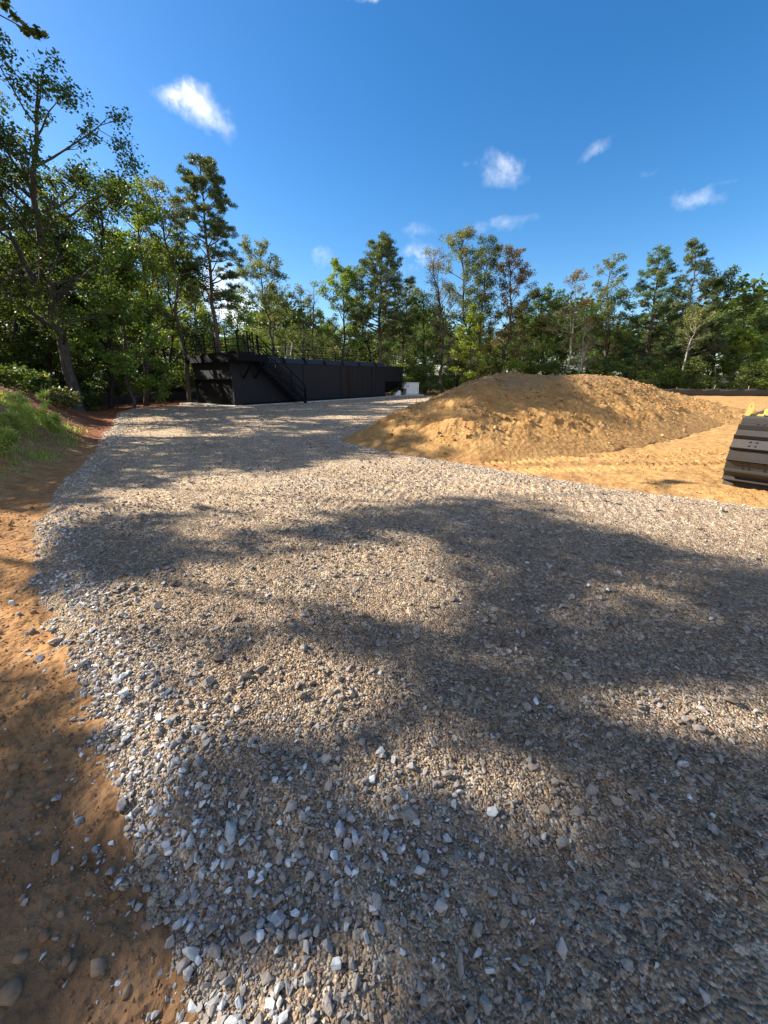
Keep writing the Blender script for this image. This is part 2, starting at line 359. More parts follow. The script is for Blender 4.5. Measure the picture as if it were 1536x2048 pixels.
M = dict(
    dirt=mat_dirt(), mound=mat_mound(), gravel=mat_gravel(),
    stone=mat_tinted("crushed_stone", STONE_STOPS),
    clod=mat_tinted("dirt_clod", [(0, (.13, .068, .028)), (.3, (.26, .145, .06)), (.6, (.38, .22, .09)), (.85, (.50, .31, .14)), (1, (.52, .37, .21))], .95, 40, .08, .006),
    pebble=mat_tinted("field_pebble", [(0, (.21, .105, .045)), (.4, (.27, .165, .095)), (.75, (.34, .235, .155)), (.95, (.30, .25, .20)), (1, (.20, .25, .27))], .8, 30, .2, .003),
    grass=mat_leaf("grass_blade", [(0, (.60, .50, .24)), (.3, (.46, .46, .13)), (.6, (.25, .38, .06)), (1, (.44, .50, .12))], .45),
    fern=mat_leaf("feathery_weed_green", [(0, (.24, .32, .08)), (.5, (.36, .46, .12)), (1, (.50, .54, .18))], .45),
    straw=mat_leaf("straw", [(0, (.30, .22, .11)), (1, (.45, .36, .2))], .1),
    oak=mat_leaf("oak_leaf", [(0, (0.0406, 0.0653, 0.0174)), (.45, (0.0754, 0.1160, 0.0261)), (.85, (0.1232, 0.1740, 0.0377)), (1, (0.2320, 0.1740, 0.0580))]),
    lime=mat_leaf("yellow_green_leaf", [(0, (0.0997, 0.1540, 0.0290)), (.5, (0.1903, 0.2627, 0.0435)), (1, (0.3081, 0.3625, 0.0725))], .45),
    olive=mat_leaf("olive_leaf", [(0, (0.0906, 0.1124, 0.0453)), (.5, (0.1631, 0.1903, 0.0689)), (.9, (0.2538, 0.2538, 0.0997)), (1, (0.4350, 0.2900, 0.1269))]),
    russet=mat_leaf("russet_leaf", [(0, (0.0906, 0.0689, 0.0363)), (.4, (0.1540, 0.1305, 0.0544)), (.75, (0.2356, 0.1486, 0.0761)), (1, (0.3625, 0.1812, 0.0997))], .35),
    grey=mat_leaf("dry_leaf", [(0, (0.1450, 0.1269, 0.0816)), (.5, (0.2538, 0.2265, 0.1450)), (1, (0.3987, 0.3444, 0.2265))], .3),
    pine=mat_leaf("pine_needle", [(0, (0.0544, 0.0906, 0.0363)), (.5, (0.1087, 0.1631, 0.0616)), (1, (0.1994, 0.2356, 0.0997))], .25, .45),
    bark=mat_bark("grey_brown_bark", (.035, .028, .022), (.13, .11, .09)),
    barkd=mat_bark("dark_bark", (.02, .016, .012), (.075, .06, .048)),
    barkp=mat_bark("pine_bark", (.05, .036, .028), (.19, .14, .11)),
    barkw=mat_bark("pale_bark", (.20, .18, .15), (.52, .49, .44)),
    tank=mat_steel("black_painted_steel", (.0050, .0050, .0078), (.010, .0075, .0075), .5, 0, .42),
    tankd=mat_steel("dull_black_steel", (.0025, .0025, .004), (.005, .004, .004), .65, 0, .4, .2),
    coam=mat_steel("grey_steel_lip", (.03, .033, .042), (.02, .018, .018), .4, .2, .4),
    rust_brown=mat_steel("brown_steel", (.016, .010, .005), (.028, .017, .007), .7, 0, .6, .2),
    shoe=mat_steel("worn_track_steel", (.062, .056, .052), (.075, .046, .028), .34, .45, .46, .5),
    shoed=mat_steel("dirty_track_steel", (.03, .026, .024), (.07, .04, .02), .7, .2, .55, .3),
    yellow=mat_steel("yellow_machine_paint", (.50, .36, .10), (.30, .17, .05), .45, 0, .34, .4),
    white=mat_steel("white_enclosure_paint", (.70, .70, .72), (.55, .53, .50), .5, 0, .35, .4),
    vent=mat_steel("grey_vent", (.10, .10, .11), (.07, .07, .07), .6, 0, .4, .3),
    conc=mat_steel("pale_concrete", (.48, .45, .40), (.33, .28, .22), .9, 0, .5, .1),
    fabric=mat_steel("silt_fence_fabric", (.06, .058, .056), (.10, .09, .078), .75, 0, .42, .3),
    wood=mat_steel("weathered_wood", (.30, .23, .15), (.18, .13, .09), .9, 0, .5, .1),
    alu=mat_steel("pale_metal", (.30, .28, .25), (.2, .18, .15), .5, .2, .4, .4),
    glass=mat_steel("cab_glass", (.02, .025, .03), (.03, .03, .03), .1, 0, .2, .6),
)

# ------------------------------------------------------------------ ground, gravel, pile
def build_ground():
    X, Y, wrap = polar(.25, 48, .0052, .135, 56)
    rr = 48 * np.exp(np.arange(1, 60) * .075); az = np.arctan2(X[0], Y[0]); A, Q = np.meshgrid(az, rr)
    X = np.vstack([X, Q * np.sin(A)]); Y = np.vstack([Y, Q * np.cos(A)])
    nr, na = X.shape; x = X.ravel(); y = Y.ravel()
    r = np.sqrt(x * x + y * y); sd = sdist(x, y, GPA)
    z = base_h(x, y) + rough_dirt(x, y) * (1 - sstep(r, 30, 50)) - 0.07 * sstep(sd, 0.02, .25)
    V = np.stack([x, y, z], 1); Fq = grid_faces(nr, na, True)
    ci = len(V); z0 = float(z[:na].mean()); V = np.vstack([V, [[0, 0, z0]]])
    j = np.arange(na); tri = np.stack([np.full(na, ci), j, (j + 1) % na], 1)[:, [0, 2, 1]]
    o = obj_from_arrays("ground", V, [Fq, tri[:, [0, 1, 2]]], M['dirt'], smooth=True)
    tag(o, "orange and brown bare dirt ground around the gravel", "ground", kind="structure")
def build_gravel():
    X, Y, wrap = polar(.25, 48, .0048, .125, 60)
    nr, na = X.shape; x = X.ravel(); y = Y.ravel()
    wob = .10 * (fbm(x, y, 2.5, 3, 31) - .5) + .12 * (fbm(x, y, 9, 2, 33) - .5)
    sd = sdist(x, y, GPA) + wob; z = base_h(x, y) + gravel_z(x, y, sd)
    Fq = grid_faces(nr, na, True); keep = (sd[Fq] > -0.09).all(1)
    V, Fq, used = compact(np.stack([x, y, z], 1), Fq[keep])
    o = obj_from_arrays("gravel_road", V, [Fq], M['gravel'], smooth=True)
    tag(o, "grey crushed gravel drive leading to the black steel tank", "gravel drive", kind="structure")
def mound_surface(x, y):
    h, sd = mound_h(x, y)
    rg = (fbm(x, y, 3.6, 5, 41) - .5) * .10 + np.abs(fbm(x, y, 7.5, 3, 43) - .5) * .10 + (fbm(x, y, 1.0, 3, 47) - .5) * .16
    ridge = np.sin((y * .9 + x * .28 + .5 * fbm(x, y, 1.3, 3, 49)) * 2 * math.pi / .30) * (.016 + .052 * sstep(fbm(x, y, .8, 3, 53), .38, .58)) * sstep(h, .2, .6)
    cl = tracks(x, y, (.3, 9.8), (3.0, 14.0), .33, .3, .17, .05)
    hole = -0.16 * np.exp(-((x - gx0) ** 2 / .06 + (y - gy0) ** 2 / .02)) 
    return base_h(x, y) + h + (rg + ridge) * sstep(sd, 0, 1.2) + cl * sstep(sd, .2, .8) + hole, sd
gx0, gy0 = gpix(1085, 918, .12)
def build_mound():
    X, Y, wrap = polar(6.5, 24, .0042, .11, 56, full=False)
    nr, na = X.shape; x = X.ravel(); y = Y.ravel(); z, sd = mound_surface(x, y)
    sd2 = sd + .5 * (fbm(x, y, 1.8, 4, 51) - .5)
    z = z + np.where(sd2 < 0, sd2 * .35, 0)
    Fq = grid_faces(nr, na, False); keep = (sd2[Fq] > -.3).all(1)
    V, Fq, used = compact(np.stack([x, y, z], 1), Fq[keep])
    o = obj_from_arrays("dirt_mound", V, [Fq], M['mound'], smooth=True)
    tag(o, "large tan heap of lumpy excavated soil beside the gravel drive", "dirt heap")
build_ground(); build_gravel(); build_mound()

# ------------------------------------------------------------------ loose stones
def stone_protos(n, npts, seed, flat=.62, rnd=0.0, bev=0.0):
    rs = np.random.RandomState(seed); out = []
    for k in range(n):
        P = rs.normal(size=(npts, 3)); P /= np.linalg.norm(P, axis=1)[:, None]; P *= (1 - rnd * rs.rand(npts, 1) - (.28 * rs.rand(npts, 1) if rnd == 0 else 0))
        P *= np.array([1, rs.uniform(.55, .9), rs.uniform(flat - .2, flat + .12)])
        bm = bmesh.new()
        for p in P: bm.verts.new(p)
        r = bmesh.ops.convex_hull(bm, input=bm.verts)
        bmesh.ops.delete(bm, geom=[v for v in bm.verts if not v.link_faces], context='VERTS')
        if bev:
            bmesh.ops.dissolve_limit(bm, angle_limit=.30, verts=bm.verts[:], edges=bm.edges[:])
            bmesh.ops.bevel(bm, geom=bm.edges[:], offset=bev, segments=1, affect='EDGES', clamp_overlap=True)
        bmesh.ops.triangulate(bm, faces=bm.faces[:]); bm.verts.ensure_lookup_table(); bm.verts.index_update()
        out.append((np.array([v.co[:] for v in bm.verts]), np.array([[v.index for v in f.verts] for f in bm.faces]))); bm.free()
    return out
def rotmats(n, rs, tilt):
    a = rs.rand(n) * 2 * math.pi; b = rs.normal(size=n) * tilt; c = rs.normal(size=n) * tilt
    ca, sa, cb, sb, cc, sc = np.cos(a), np.sin(a), np.cos(b), np.sin(b), np.cos(c), np.sin(c)
    Z = np.zeros(n); O = np.ones(n)
    Rz = np.stack([ca, -sa, Z, sa, ca, Z, Z, Z, O], 1).reshape(n, 3, 3)
    Rx = np.stack([O, Z, Z, Z, cb, -sb, Z, sb, cb], 1).reshape(n, 3, 3)
    Ry = np.stack([cc, Z, sc, Z, O, Z, -sc, Z, cc], 1).reshape(n, 3, 3)
    return Rz @ Rx @ Ry
def scatter_mesh(name, protos, P, S, rs, mat, tint, tilt=.35, smooth=False):
    n = len(P); Rm = rotmats(n, rs, tilt); pid = rs.randint(0, len(protos), n); VV = []; FF = []; TT = []; off = 0
    for k, (pv, pf) in enumerate(protos):
        idx = np.nonzero(pid == k)[0]
        if not len(idx): continue
        v = np.einsum('nij,vj->nvi', Rm[idx], pv) * S[idx][:, None, None] + P[idx][:, None, :]
        f = pf[None] + (np.arange(len(idx)) * len(pv))[:, None, None] + off
        VV.append(v.reshape(-1, 3)); FF.append(f.reshape(-1, 3)); TT.append(np.repeat(tint[idx], len(pf))); off += len(idx) * len(pv)
    return obj_from_arrays(name, np.concatenate(VV), [np.concatenate(FF)], mat, tint=np.concatenate(TT), smooth=smooth)
def sector_points(rs, r0, r1, dens, half=58):
    A = (r1 * r1 - r0 * r0) * R(half); n = int(A * dens)
    r = np.sqrt(rs.rand(n) * (r1 * r1 - r0 * r0) + r0 * r0); a = (rs.rand(n) * 2 - 1) * R(half); return r * np.sin(a), r * np.cos(a)
def build_stones():
    rs = np.random.RandomState(11); big = stone_protos(40, 13, 1); fine = stone_protos(48, 12, 3, .55, 0.0, .045); chip = stone_protos(20, 7, 2, .5)
    PX = []; 
    def layer(r0, r1, dens, s0, s1, edge_w, edge_boost, protos, bias=0.0, clump=None, lift=.25, mode=1.0, half=58):
        x, y = sector_points(rs, r0, r1, dens * edge_boost, half)
        sd = sdist(x, y, GPA) + .10 * (fbm(x, y, 2.5, 3, 31) - .5) + .12 * (fbm(x, y, 9, 2, 33) - .5)
        # the edge band is clean coarse stone, the middle is packed with fines
        e = 1 - sstep(sd, edge_w * .4, edge_w * 1.5)
        w = (1 / edge_boost) + (1 - 1 / edge_boost) * e
        if clump is not None:
            cn = fbm(x, y, clump, 3, 61); w = w * (0.25 + 1.6 * sstep(cn, .40, .62)) ; 
            # a scatter of coarse stone near the photographer's feet on the left
            w = w * (.9 + .1 * e); w = np.maximum(w, .62 * np.exp(-((x + .05) / .6) ** 2 - ((y - .85) / .45) ** 2))
        k = (rs.rand(len(x)) < w) & (sd > -.02 - .36 * rs.rand(len(x)) ** 9)
        x, y, sd, e = x[k], y[k], sd[k], e[k]; s = s0 + (s1 - s0) * rs.rand(len(x)) ** 2.2
        z = base_h(x, y) + np.where(sd > -.05, gravel_z(x, y, sd), 0.0) + s * (lift + .25 * rs.rand(len(x)))
        z2 = np.maximum(e, np.exp(-((x + .05) / .62) ** 2 - ((y - .85) / .42) ** 2)); z2 = np.maximum(z2, .6 * (rs.rand(len(x)) < .28))
        t = np.clip(rs.beta(1.4, 2.2, len(x)) * (.72 + .25 * z2) + bias + .36 * z2 - .04, 0, .97)
        return np.stack([x, y, z], 1), s, t, protos
    L = [layer(.3, 4.2, 300, .008, .024, .34, 6.0, fine, .02, 1.3), layer(.3, 4.2, 70, .016, .036, .45, 4.0, fine, .04, 1.0), layer(.3, 4.2, 4, .03, .055, .5, 1.3, fine, .0, .6)]
    L2 = [layer(4.2, 9, 150, .012, .026, .45, 4, big, .03, .9), layer(9, 20, 60, .018, .030, .6, 3.5, big, .04, .6),
          layer(20, 38, 10, .03, .045, .6, 2, big, .05, .5, half=40), layer(4.2, 12, 3, .03, .055, .5, 1.3, big, .0, .6)]
    for LL, pr, nm, lab in ((L, fine, "gravel_stones", "grey and pale crushed stones lying loose on the near gravel"), (L2, big, "distant_gravel_stones", "angular crushed stones spread over the farther gravel drive")):
        P, s, t = (np.concatenate([l[i] for l in LL]) for i in range(3))
        o = scatter_mesh(nm, pr, P, s, rs, M['stone'], t); tag(o, lab, "stones", kind="stuff"); print(nm, len(P))
    C = [layer(.3, 1.7, 9500, .0035, .011, .2, 1.2, chip, -.10, None, .2), layer(1.7, 2.8, 4500, .0045, .011, .2, 1.2, chip, -.10, None, .2), layer(2.8, 5, 1700, .006, .013, .3, 1.3, chip, -.10, None, .1),
         layer(5, 11, 330, .010, .018, .4, 1.5, chip, 0, None, .15)]
    P = np.concatenate([c[0] for c in C]); s = np.concatenate([c[1] for c in C]); t = np.concatenate([c[2] for c in C])
    o = scatter_mesh("gravel_chips", chip, P, s, rs, M['stone'], t, .5); tag(o, "small dull stone chips packed between the larger gravel", "stone chips", kind="stuff"); print('chips', len(P))
    # pebbles and clods on the bare dirt
    rnd = stone_protos(16, 26, 5, .7, .02)
    xs = []; ss = []
    for r0, r1, d, s0, s1 in ((.3, 2.6, 60, .007, .028), (.3, 2.6, 3200, .002, .008), (2.6, 8, 22, .009, .026), (2.6, 8, 420, .004, .012)):
        x, y = sector_points(rs, r0, r1, d); sd = sdist(x, y, GPA); k = (sd < -.06) & (x < 1); x, y = x[k], y[k]
        s = s0 + (s1 - s0) * rs.rand(len(x)) ** 2.5; xs.append(np.stack([x, y, base_h(x, y) + rough_dirt(x, y) + s * .12], 1)); ss.append(s)
    P = np.concatenate(xs); s = np.concatenate(ss); t = np.clip(rs.beta(2, 3, len(P)) - .05 - .22 * (s < .009), 0, 1)
    t[(s > .014) & (rs.rand(len(P)) < .03)] = 1.0
    # individual larger field stones seen in the dirt
    ext = [(190, 1698, .026, 1.0), (180, 1785, .022, .6), (125, 1832, .02, .6), (300, 1855, .030, .5), (195, 1940, .040, .6), (145, 1930, .026, .5),
           (20, 1990, .05, .45), (255, 1985, .024, .5), (246, 1762, .016, .97), (40, 1232, .03, .97), (55, 1302, .025, .95), (40, 1915, .035, .5)]
    eP = []; 
    for px, py, s_, t_ in ext:
        gx, gy = gpix(px, py); eP.append((gx, gy, s_ * .72, t_))
    eP = np.array(eP); z = base_h(eP[:, 0], eP[:, 1]) + rough_dirt(eP[:, 0], eP[:, 1]) + eP[:, 2] * .02
    P = np.concatenate([P, np.stack([eP[:, 0], eP[:, 1], z], 1)]); s = np.concatenate([s, eP[:, 2]]); t = np.concatenate([t, eP[:, 3]])
    o = scatter_mesh("dirt_pebbles", rnd, P, s, rs, M['pebble'], t, .3, True); tag(o, "rounded brown pebbles half sunk in the bare dirt", "pebbles", kind="stuff")
    # clods over the heap and its foot
    cl = stone_protos(24, 12, 8, .75)
    x = rs.uniform(-2, 15, 60000); y = rs.uniform(6.2, 20, 60000); z, sd = mound_surface(x, y)
    n = fbm(x, y, .9, 4, 71); k = (sd > .15) & (rs.rand(len(x)) < np.where(z > .5, .42, .16) * sstep(n, .35, .6)); x, y, z = x[k], y[k], z[k]
    s = .012 + .06 * rs.rand(len(x)) ** 4; P1 = np.stack([x, y, z + s * .25], 1)
    x = rs.uniform(0, 9, 5000); y = rs.uniform(4.5, 9, 5000); sd = sdist(x, y, GPA); msd = sdist(x, y, MP); k = (sd < -.1) & (msd < .4) & (rs.rand(len(x)) < .6 * sstep(fbm(x, y, 1.4, 3, 77), .42, .6))
    x, y = x[k], y[k]; s2 = .008 + .035 * rs.rand(len(x)) ** 4; P2 = np.stack([x, y, base_h(x, y) + rough_dirt(x, y) + s2 * .3], 1)
    th = rs.rand(260) * 2 * math.pi; rr = rs.rand(260) ** .5; x = gx0 + .55 * rr * np.cos(th); y = gy0 + .1 + .16 * rr * np.sin(th); zz, _ = mound_surface(x, y)
    s3 = .015 + .045 * rs.rand(260) ** 3; P3 = np.stack([x, y, zz + s3 * .4], 1)
    P = np.concatenate([P1, P2, P3]); s = np.concatenate([s, s2, s3]); t = np.clip(rs.beta(2.6, 2, len(P)) - .12 * (P[:, 2] > 1), 0, 1)
    o = scatter_mesh("soil_clods", cl, P, s, rs, M['clod'], t, .6); tag(o, "broken tan soil clods strewn over the dirt heap", "soil clods", kind="stuff"); print('clods', len(P))
build_stones()
# ------------------------------------------------------------------ mesh builder for made things
class MB:
    def __init__(s): s.v = []; s.f = []
    def add(s, vs, fs):
        o = len(s.v); s.v += [tuple(v) for v in vs]; s.f += [tuple(i + o for i in f) for f in fs]; return s
    def box(s, x0, x1, y0, y1, z0, z1):
        v = [(x, y, z) for z in (z0, z1) for y in (y0, y1) for x in (x0, x1)]
        return s.add(v, [(0, 2, 3, 1), (4, 5, 7, 6), (0, 1, 5, 4), (2, 6, 7, 3), (0, 4, 6, 2), (1, 3, 7, 5)])
    def bar(s, a, b, w, h=None, up=(0, 0, 1)):
        h = h or w; a = Vector(a); b = Vector(b); d = (b - a).normalized(); u = Vector(up)
        if abs(d.dot(u)) > .95: u = Vector((1, 0, 0))
        r = d.cross(u).normalized(); u = r.cross(d)
        q = [(-1, -1), (1, -1), (1, 1), (-1, 1)]; v = [p + r * i * w / 2 + u * j * h / 2 for p in (a, b) for i, j in q]
        return s.add(v, [(3, 2, 1, 0), (4, 5, 6, 7), (0, 1, 5, 4), (1, 2, 6, 5), (2, 3, 7, 6), (3, 0, 4, 7)])
    def tube(s, pts, rad, n=8):
        pts = [Vector(p) for p in pts]; rad = rad if hasattr(rad, '__len__') else [rad] * len(pts); vs = []; fs = []
        for i, p in enumerate(pts):
            d = (pts[min(i + 1, len(pts) - 1)] - pts[max(i - 1, 0)]).normalized(); u = Vector((0, 0, 1)) if abs(d.z) < .9 else Vector((1, 0, 0))
            r = d.cross(u).normalized(); q = r.cross(d)
            for k in range(n):
                a = 2 * math.pi * k / n; vs.append(p + (r * math.cos(a) + q * math.sin(a)) * rad[i])
        for i in range(len(pts) - 1):
            for k in range(n): fs.append((i * n + k, i * n + (k + 1) % n, (i + 1) * n + (k + 1) % n, (i + 1) * n + k))
        fs.append(tuple(range(n))[::-1]); fs.append(tuple((len(pts) - 1) * n + k for k in range(n))); return s.add(vs, fs)
    def prism(s, prof, y0, y1):
        """closed profile in x,z extruded along y"""
        n = len(prof); v = [(x, y0, z) for x, z in prof] + [(x, y1, z) for x, z in prof]
        f = [tuple(range(n)), tuple(range(2 * n - 1, n - 1, -1))] + [(i, i + n, (i + 1) % n + n, (i + 1) % n) for i in range(n)]
        return s.add(v, f)
    def hexa(s, b, t):      # bottom quad, top quad
        return s.add(list(b) + list(t), [(3, 2, 1, 0), (4, 5, 6, 7), (0, 1, 5, 4), (1, 2, 6, 5), (2, 3, 7, 6), (3, 0, 4, 7)])
    def build(s, name, mat, parent=None, bev=0.0, smooth=False):
        me = bpy.data.meshes.new(name); me.from_pydata(s.v, [], s.f); me.update()
        bm = bmesh.new(); bm.from_mesh(me); bmesh.ops.recalc_face_normals(bm, faces=bm.faces[:])
        if bev > 0:
            bmesh.ops.bevel(bm, geom=[e for e in bm.edges if e.is_manifold and e.calc_face_angle(0) > .6], offset=bev, segments=1, affect='EDGES', clamp_overlap=True)
        bm.to_mesh(me); bm.free(); me.materials.append(mat)
        if smooth:
            for p in me.polygons: p.use_smooth = True
        o = bpy.data.objects.new(name, me); COL.objects.link(o)
        if parent: o.parent = parent
        return o
def gz(x, y): 
    a = np.array([float(x)]); b = np.array([float(y)]); return float(base_h(a, b)[0])

# ------------------------------------------------------------------ the black steel tank
TA = (-8.25, 22.1); TR = math.atan2(.8, .6)
def tw(u, v, z=0): return (TA[0] + u * .6 - v * .8, TA[1] + u * .8 + v * .6, z)
def build_tank():
    slab = empty("concrete_slab", tw(0, 0, 0.02), TR)
    MB().box(-.75, 18.4, -.45, 4.75, -.1, .11).build('slab_body', M['conc'], slab, .012)
    tag(slab, "pale concrete slab under the black steel tank", "slab")
    t = empty("steel_tank", tw(0, 0, 0.13), TR)
    tag(t, "long black steel treatment tank with stair and railed deck", "tank")
    H = 2.28; L = 13.9; W = 4.2
    MB().box(.55, L, .0, W, 0, H).build('hull', M['tank'], t, .01)
    # side stiffeners
    for i, u in enumerate((5.1, 8.6, 12.1)):
        MB().box(u, u + .05, -.03, -.002, .04, H - .02).build('stiffener', M['tank'], t)
    for u in np.arange(9.9, L, .55):
        MB().box(u, u + .022, -.012, -.001, .06, H - .04).build('rib', M['tank'], t)
    MB().box(9.3, 9.68, -.018, -.003, .05, H - .05).build('brown_panel', M['rust_brown'], t)  # thin upright strip on the hull side in a browner tone
    MB().box(.55, L, -.09, -.003, .0, .10).build('base_skirt', M['tankd'], t)
    # sloping lip
    MB().hexa([(1.9, -.06, H + .004), (L, -.06, H + .004), (L, .36, H + .004), (1.9, .36, H + .004)],
              [(1.9, .16, H + .30), (L, .16, H + .30), (L, .36, H + .30), (1.9, .36, H + .30)]).build('sloped_lip', M['coam'], t)
    for u in (3.6, 5.3, 7.0, 8.8, 10.6, 12.6):
        MB().hexa([(u, -.10, H + .02), (u + .12, -.10, H + .02), (u + .12, .3, H + .02), (u, .3, H + .02)],
                  [(u, .10, H + .36), (u + .12, .10, H + .36), (u + .12, .3, H + .36), (u, .3, H + .36)]).build('lip_bracket', M['tankd'], t)
    MB().box(1.7, L, .37, W - .02, H + .003, H + .12).build('top_plate', M['tank'], t)
    # end bay below the deck: side cheeks, shelf, upper panel, dark lower recess
    MB().box(-.02, .548, 0.0, .10, 0, H).build('cheek', M['tank'], t, .005)
    MB().box(.10, .548, W - .10, W, 0, H).build('cheek', M['tank'], t, .005)
    MB().box(.05, .54, .103, W - .103, 1.42, H).build('end_panel', M['tank'], t)
    MB().box(-.02, .54, .103, W - .103, 1.375, 1.417).build('shelf', M['coam'], t)
    MB().box(.12, .543, .103, W - .103, .0, 1.357).build('recess_panel', M['tankd'], t)
    # deck
    MB().box(-.16, 1.7, -1.08, W + .12, H + .003, H + .36).box(-.19, -.163, -1.08, W + .12, H - .02, H + .38).build('deck', M['tankd'], t, .008)
    MB().bar((.7, -1.0, H), (.7, -.01, H - .85), .08).build('deck_bracket', M['tankd'], t)
    MB().bar((1.45, -1.0, H), (1.45, -.01, H - .85), .08).build('deck_bracket', M['tankd'], t)
    D = H + .36
    def rail(pts, posts, name='deck_rail', hgt=1.08, drop=0):
        m = MB()
        for a, b in zip(pts[:-1], pts[1:]):
            for h in (hgt, hgt * .66, hgt * .34): m.bar((a[0], a[1], a[2] + h), (b[0], b[1], b[2] + h), .030)
            m.bar((a[0], a[1], a[2] + .06), (b[0], b[1], b[2] + .06), .02, .10)
        for p in posts: m.bar(p, (p[0], p[1], p[2] + hgt + .02), .05)
        m.build(name, M['tankd'], t)
    y0, y1 = -1.03, W + .05
    rail([(-.12, y1, D), (-.12, y0, D)], [(-.12, v, D) for v in np.linspace(y0, y1, 6)])
    rail([(-.12, y0, D), (.82, y0, D)], [(.5, y0, D), (.82, y0, D)])
    rail([(-.12, y1, D), (1.66, y1, D)], [(.8, y1, D), (1.66, y1, D)])
    rail([(1.66, -.2, D), (1.66, 1.0, D)], [(1.66, -.2, D), (1.66, .4, D), (1.66, 1.0, D)])
    G = H + .12
    for v in (1.1, 3.9):
        rail([(1.75, v, G), (L - .2, v, G)], [(u, v, G) for u in np.linspace(1.75, L - .2, 9)], 'walkway_rail', 1.0)
    # stair
    x0, x1 = 1.1, 4.25; zt, zb = D - .02, .02
    st = empty("stair"); st.parent = t
    for y in (-1.05, -.18): MB().bar((x0, y, zt), (x1, y, zb), .05, .22).build('stringer', M['tankd'], st)
    n = 12
    for k in range(1, n):
        f = k / n; x = x0 + (x1 - x0) * f; z = zt + (zb - zt) * f
        MB().box(x - .13, x + .13, -1.02, -.21, z - .02, z + .02).build('tread', M['coam'], st)
    for y in (-1.08, -.15):
        m = MB()
        for h in (.95, .5): m.bar((x0, y, zt + h), (x1, y, zb + h), .042)
        for f in (0, .33, .66, 1): m.bar((x0 + (x1 - x0) * f, y, zt + (zb - zt) * f - .05), (x0 + (x1 - x0) * f, y, zt + (zb - zt) * f + .96), .045)
        m.build('handrail', M['tankd'], st)
    MB().bar((4.7, -.5, -.05), (4.7, -.5, .8), .06).build('bollard_post', M['tankd'], t)
    # small hopper section at the far end
    h = empty("hopper"); h.parent = t
    MB().box(L + .06, 17.0, .35, 3.9, 1.15, H + .08).build('hopper_box', M['tank'], h, .01)
    MB().hexa([(L + .25, 1.0, .25), (15.9, 1.0, .25), (15.9, 3.2, .25), (L + .25, 3.2, .25)],
              [(L + .1, .38, 1.147), (16.96, .38, 1.147), (16.96, 3.86, 1.147), (L + .1, 3.86, 1.147)]).build('hopper_cone', M['tankd'], h)
    for (u, v) in ((16.7, .45), (16.7, 3.8), (L + .3, .45)): MB().bar((u, v, -.03), (u, v, 1.145), .10).build('leg', M['tankd'], h)
    MB().bar((16.65, .42, 1.1), (15.3, .42, .05), .07).build('brace', M['tankd'], h)
    MB().bar((L + .3, .40, .95), (16.7, .40, .95), .07).build('brace', M['tankd'], h)
    # small pale step ladder on top
    l = empty("small_ladder", tw(4.3, .62, .13 + H + .3), TR); tag(l, "small pale ladder propped on the tank roof behind the rail", "ladder")
    for s in (0, .34): MB().bar((s, 0, 0), (s + .28, 0, .95), .045).build('side_rail', M['alu'], l)
    for k in range(1, 4): MB().bar((.0 + .28 * k / 4, 0, .95 * k / 4), (.34 + .28 * k / 4, 0, .95 * k / 4), .035).build('rung', M['alu'], l)
    # low frame on the gravel
    gx, gy = gpix(633, 819, .1)
    b = empty("low_frame", (gx, gy, gz(gx, gy) + .06), .35); tag(b, "small pale low frame on the gravel by the stair foot", "frame")
    MB().bar((-.24, 0, .15), (.24, 0, .15), .035).build('crossbar', M['alu'], b)
    for s in (-.2, .2):
        MB().bar((s, 0, .14), (s - .02, -.1, -.0), .028).build('leg', M['alu'], b); MB().bar((s, 0, .14), (s + .02, .1, -.0), .028).build('leg', M['alu'], b)
build_tank()

def build_box():
    t = empty("equipment_enclosure", (2.42, 36.2, .12), R(14)); tag(t, "white equipment enclosure on a pad at the tank's far end", "equipment box")
    MB().box(-.58, .58, -.5, .5, .06, 1.02).build('cabinet', M['white'], t, .02)
    MB().box(-.62, .62, -.55, .55, 1.022, 1.07).build('lid', M['white'], t, .01)
    MB().box(-.54, .54, -.522, -.502, .12, .97).build('door_panel', M['white'], t, .006)
    for k in range(2): MB().box(-.48, -.36, -.535, -.525, .70 + .12 * k, .76 + .12 * k).build('vent', M['vent'], t)
    MB().box(.44, .47, -.55, -.525, .5, .62).build('handle', M['vent'], t)
    MB().hexa([(-.78, -.4, .56), (-.583, -.4, .56), (-.583, .4, .56), (-.78, .4, .56)], [(-.66, -.4, .90), (-.583, -.4, .98), (-.583, .4, .98), (-.66, .4, .90)]).build('intake_hood', M['white'], t)
    MB().box(-.75, 1.0, -.7, .65, -.1, .058).build('pad', M['conc'], t, .01)
    s = empty("white_sack", (1.15, 35.3, .06), R(10)); tag(s, "bright white sloped sack beside the enclosure under the hopper", "sack")
    MB().hexa([(-.4, -.25, 0), (.32, -.25, 0), (.32, .25, 0), (-.4, .25, 0)], [(.08, -.15, .45), (.28, -.15, .5), (.28, .15, .5), (.08, .15, .45)]).build('sack_body', M['white'], s, .06, True)
build_box()

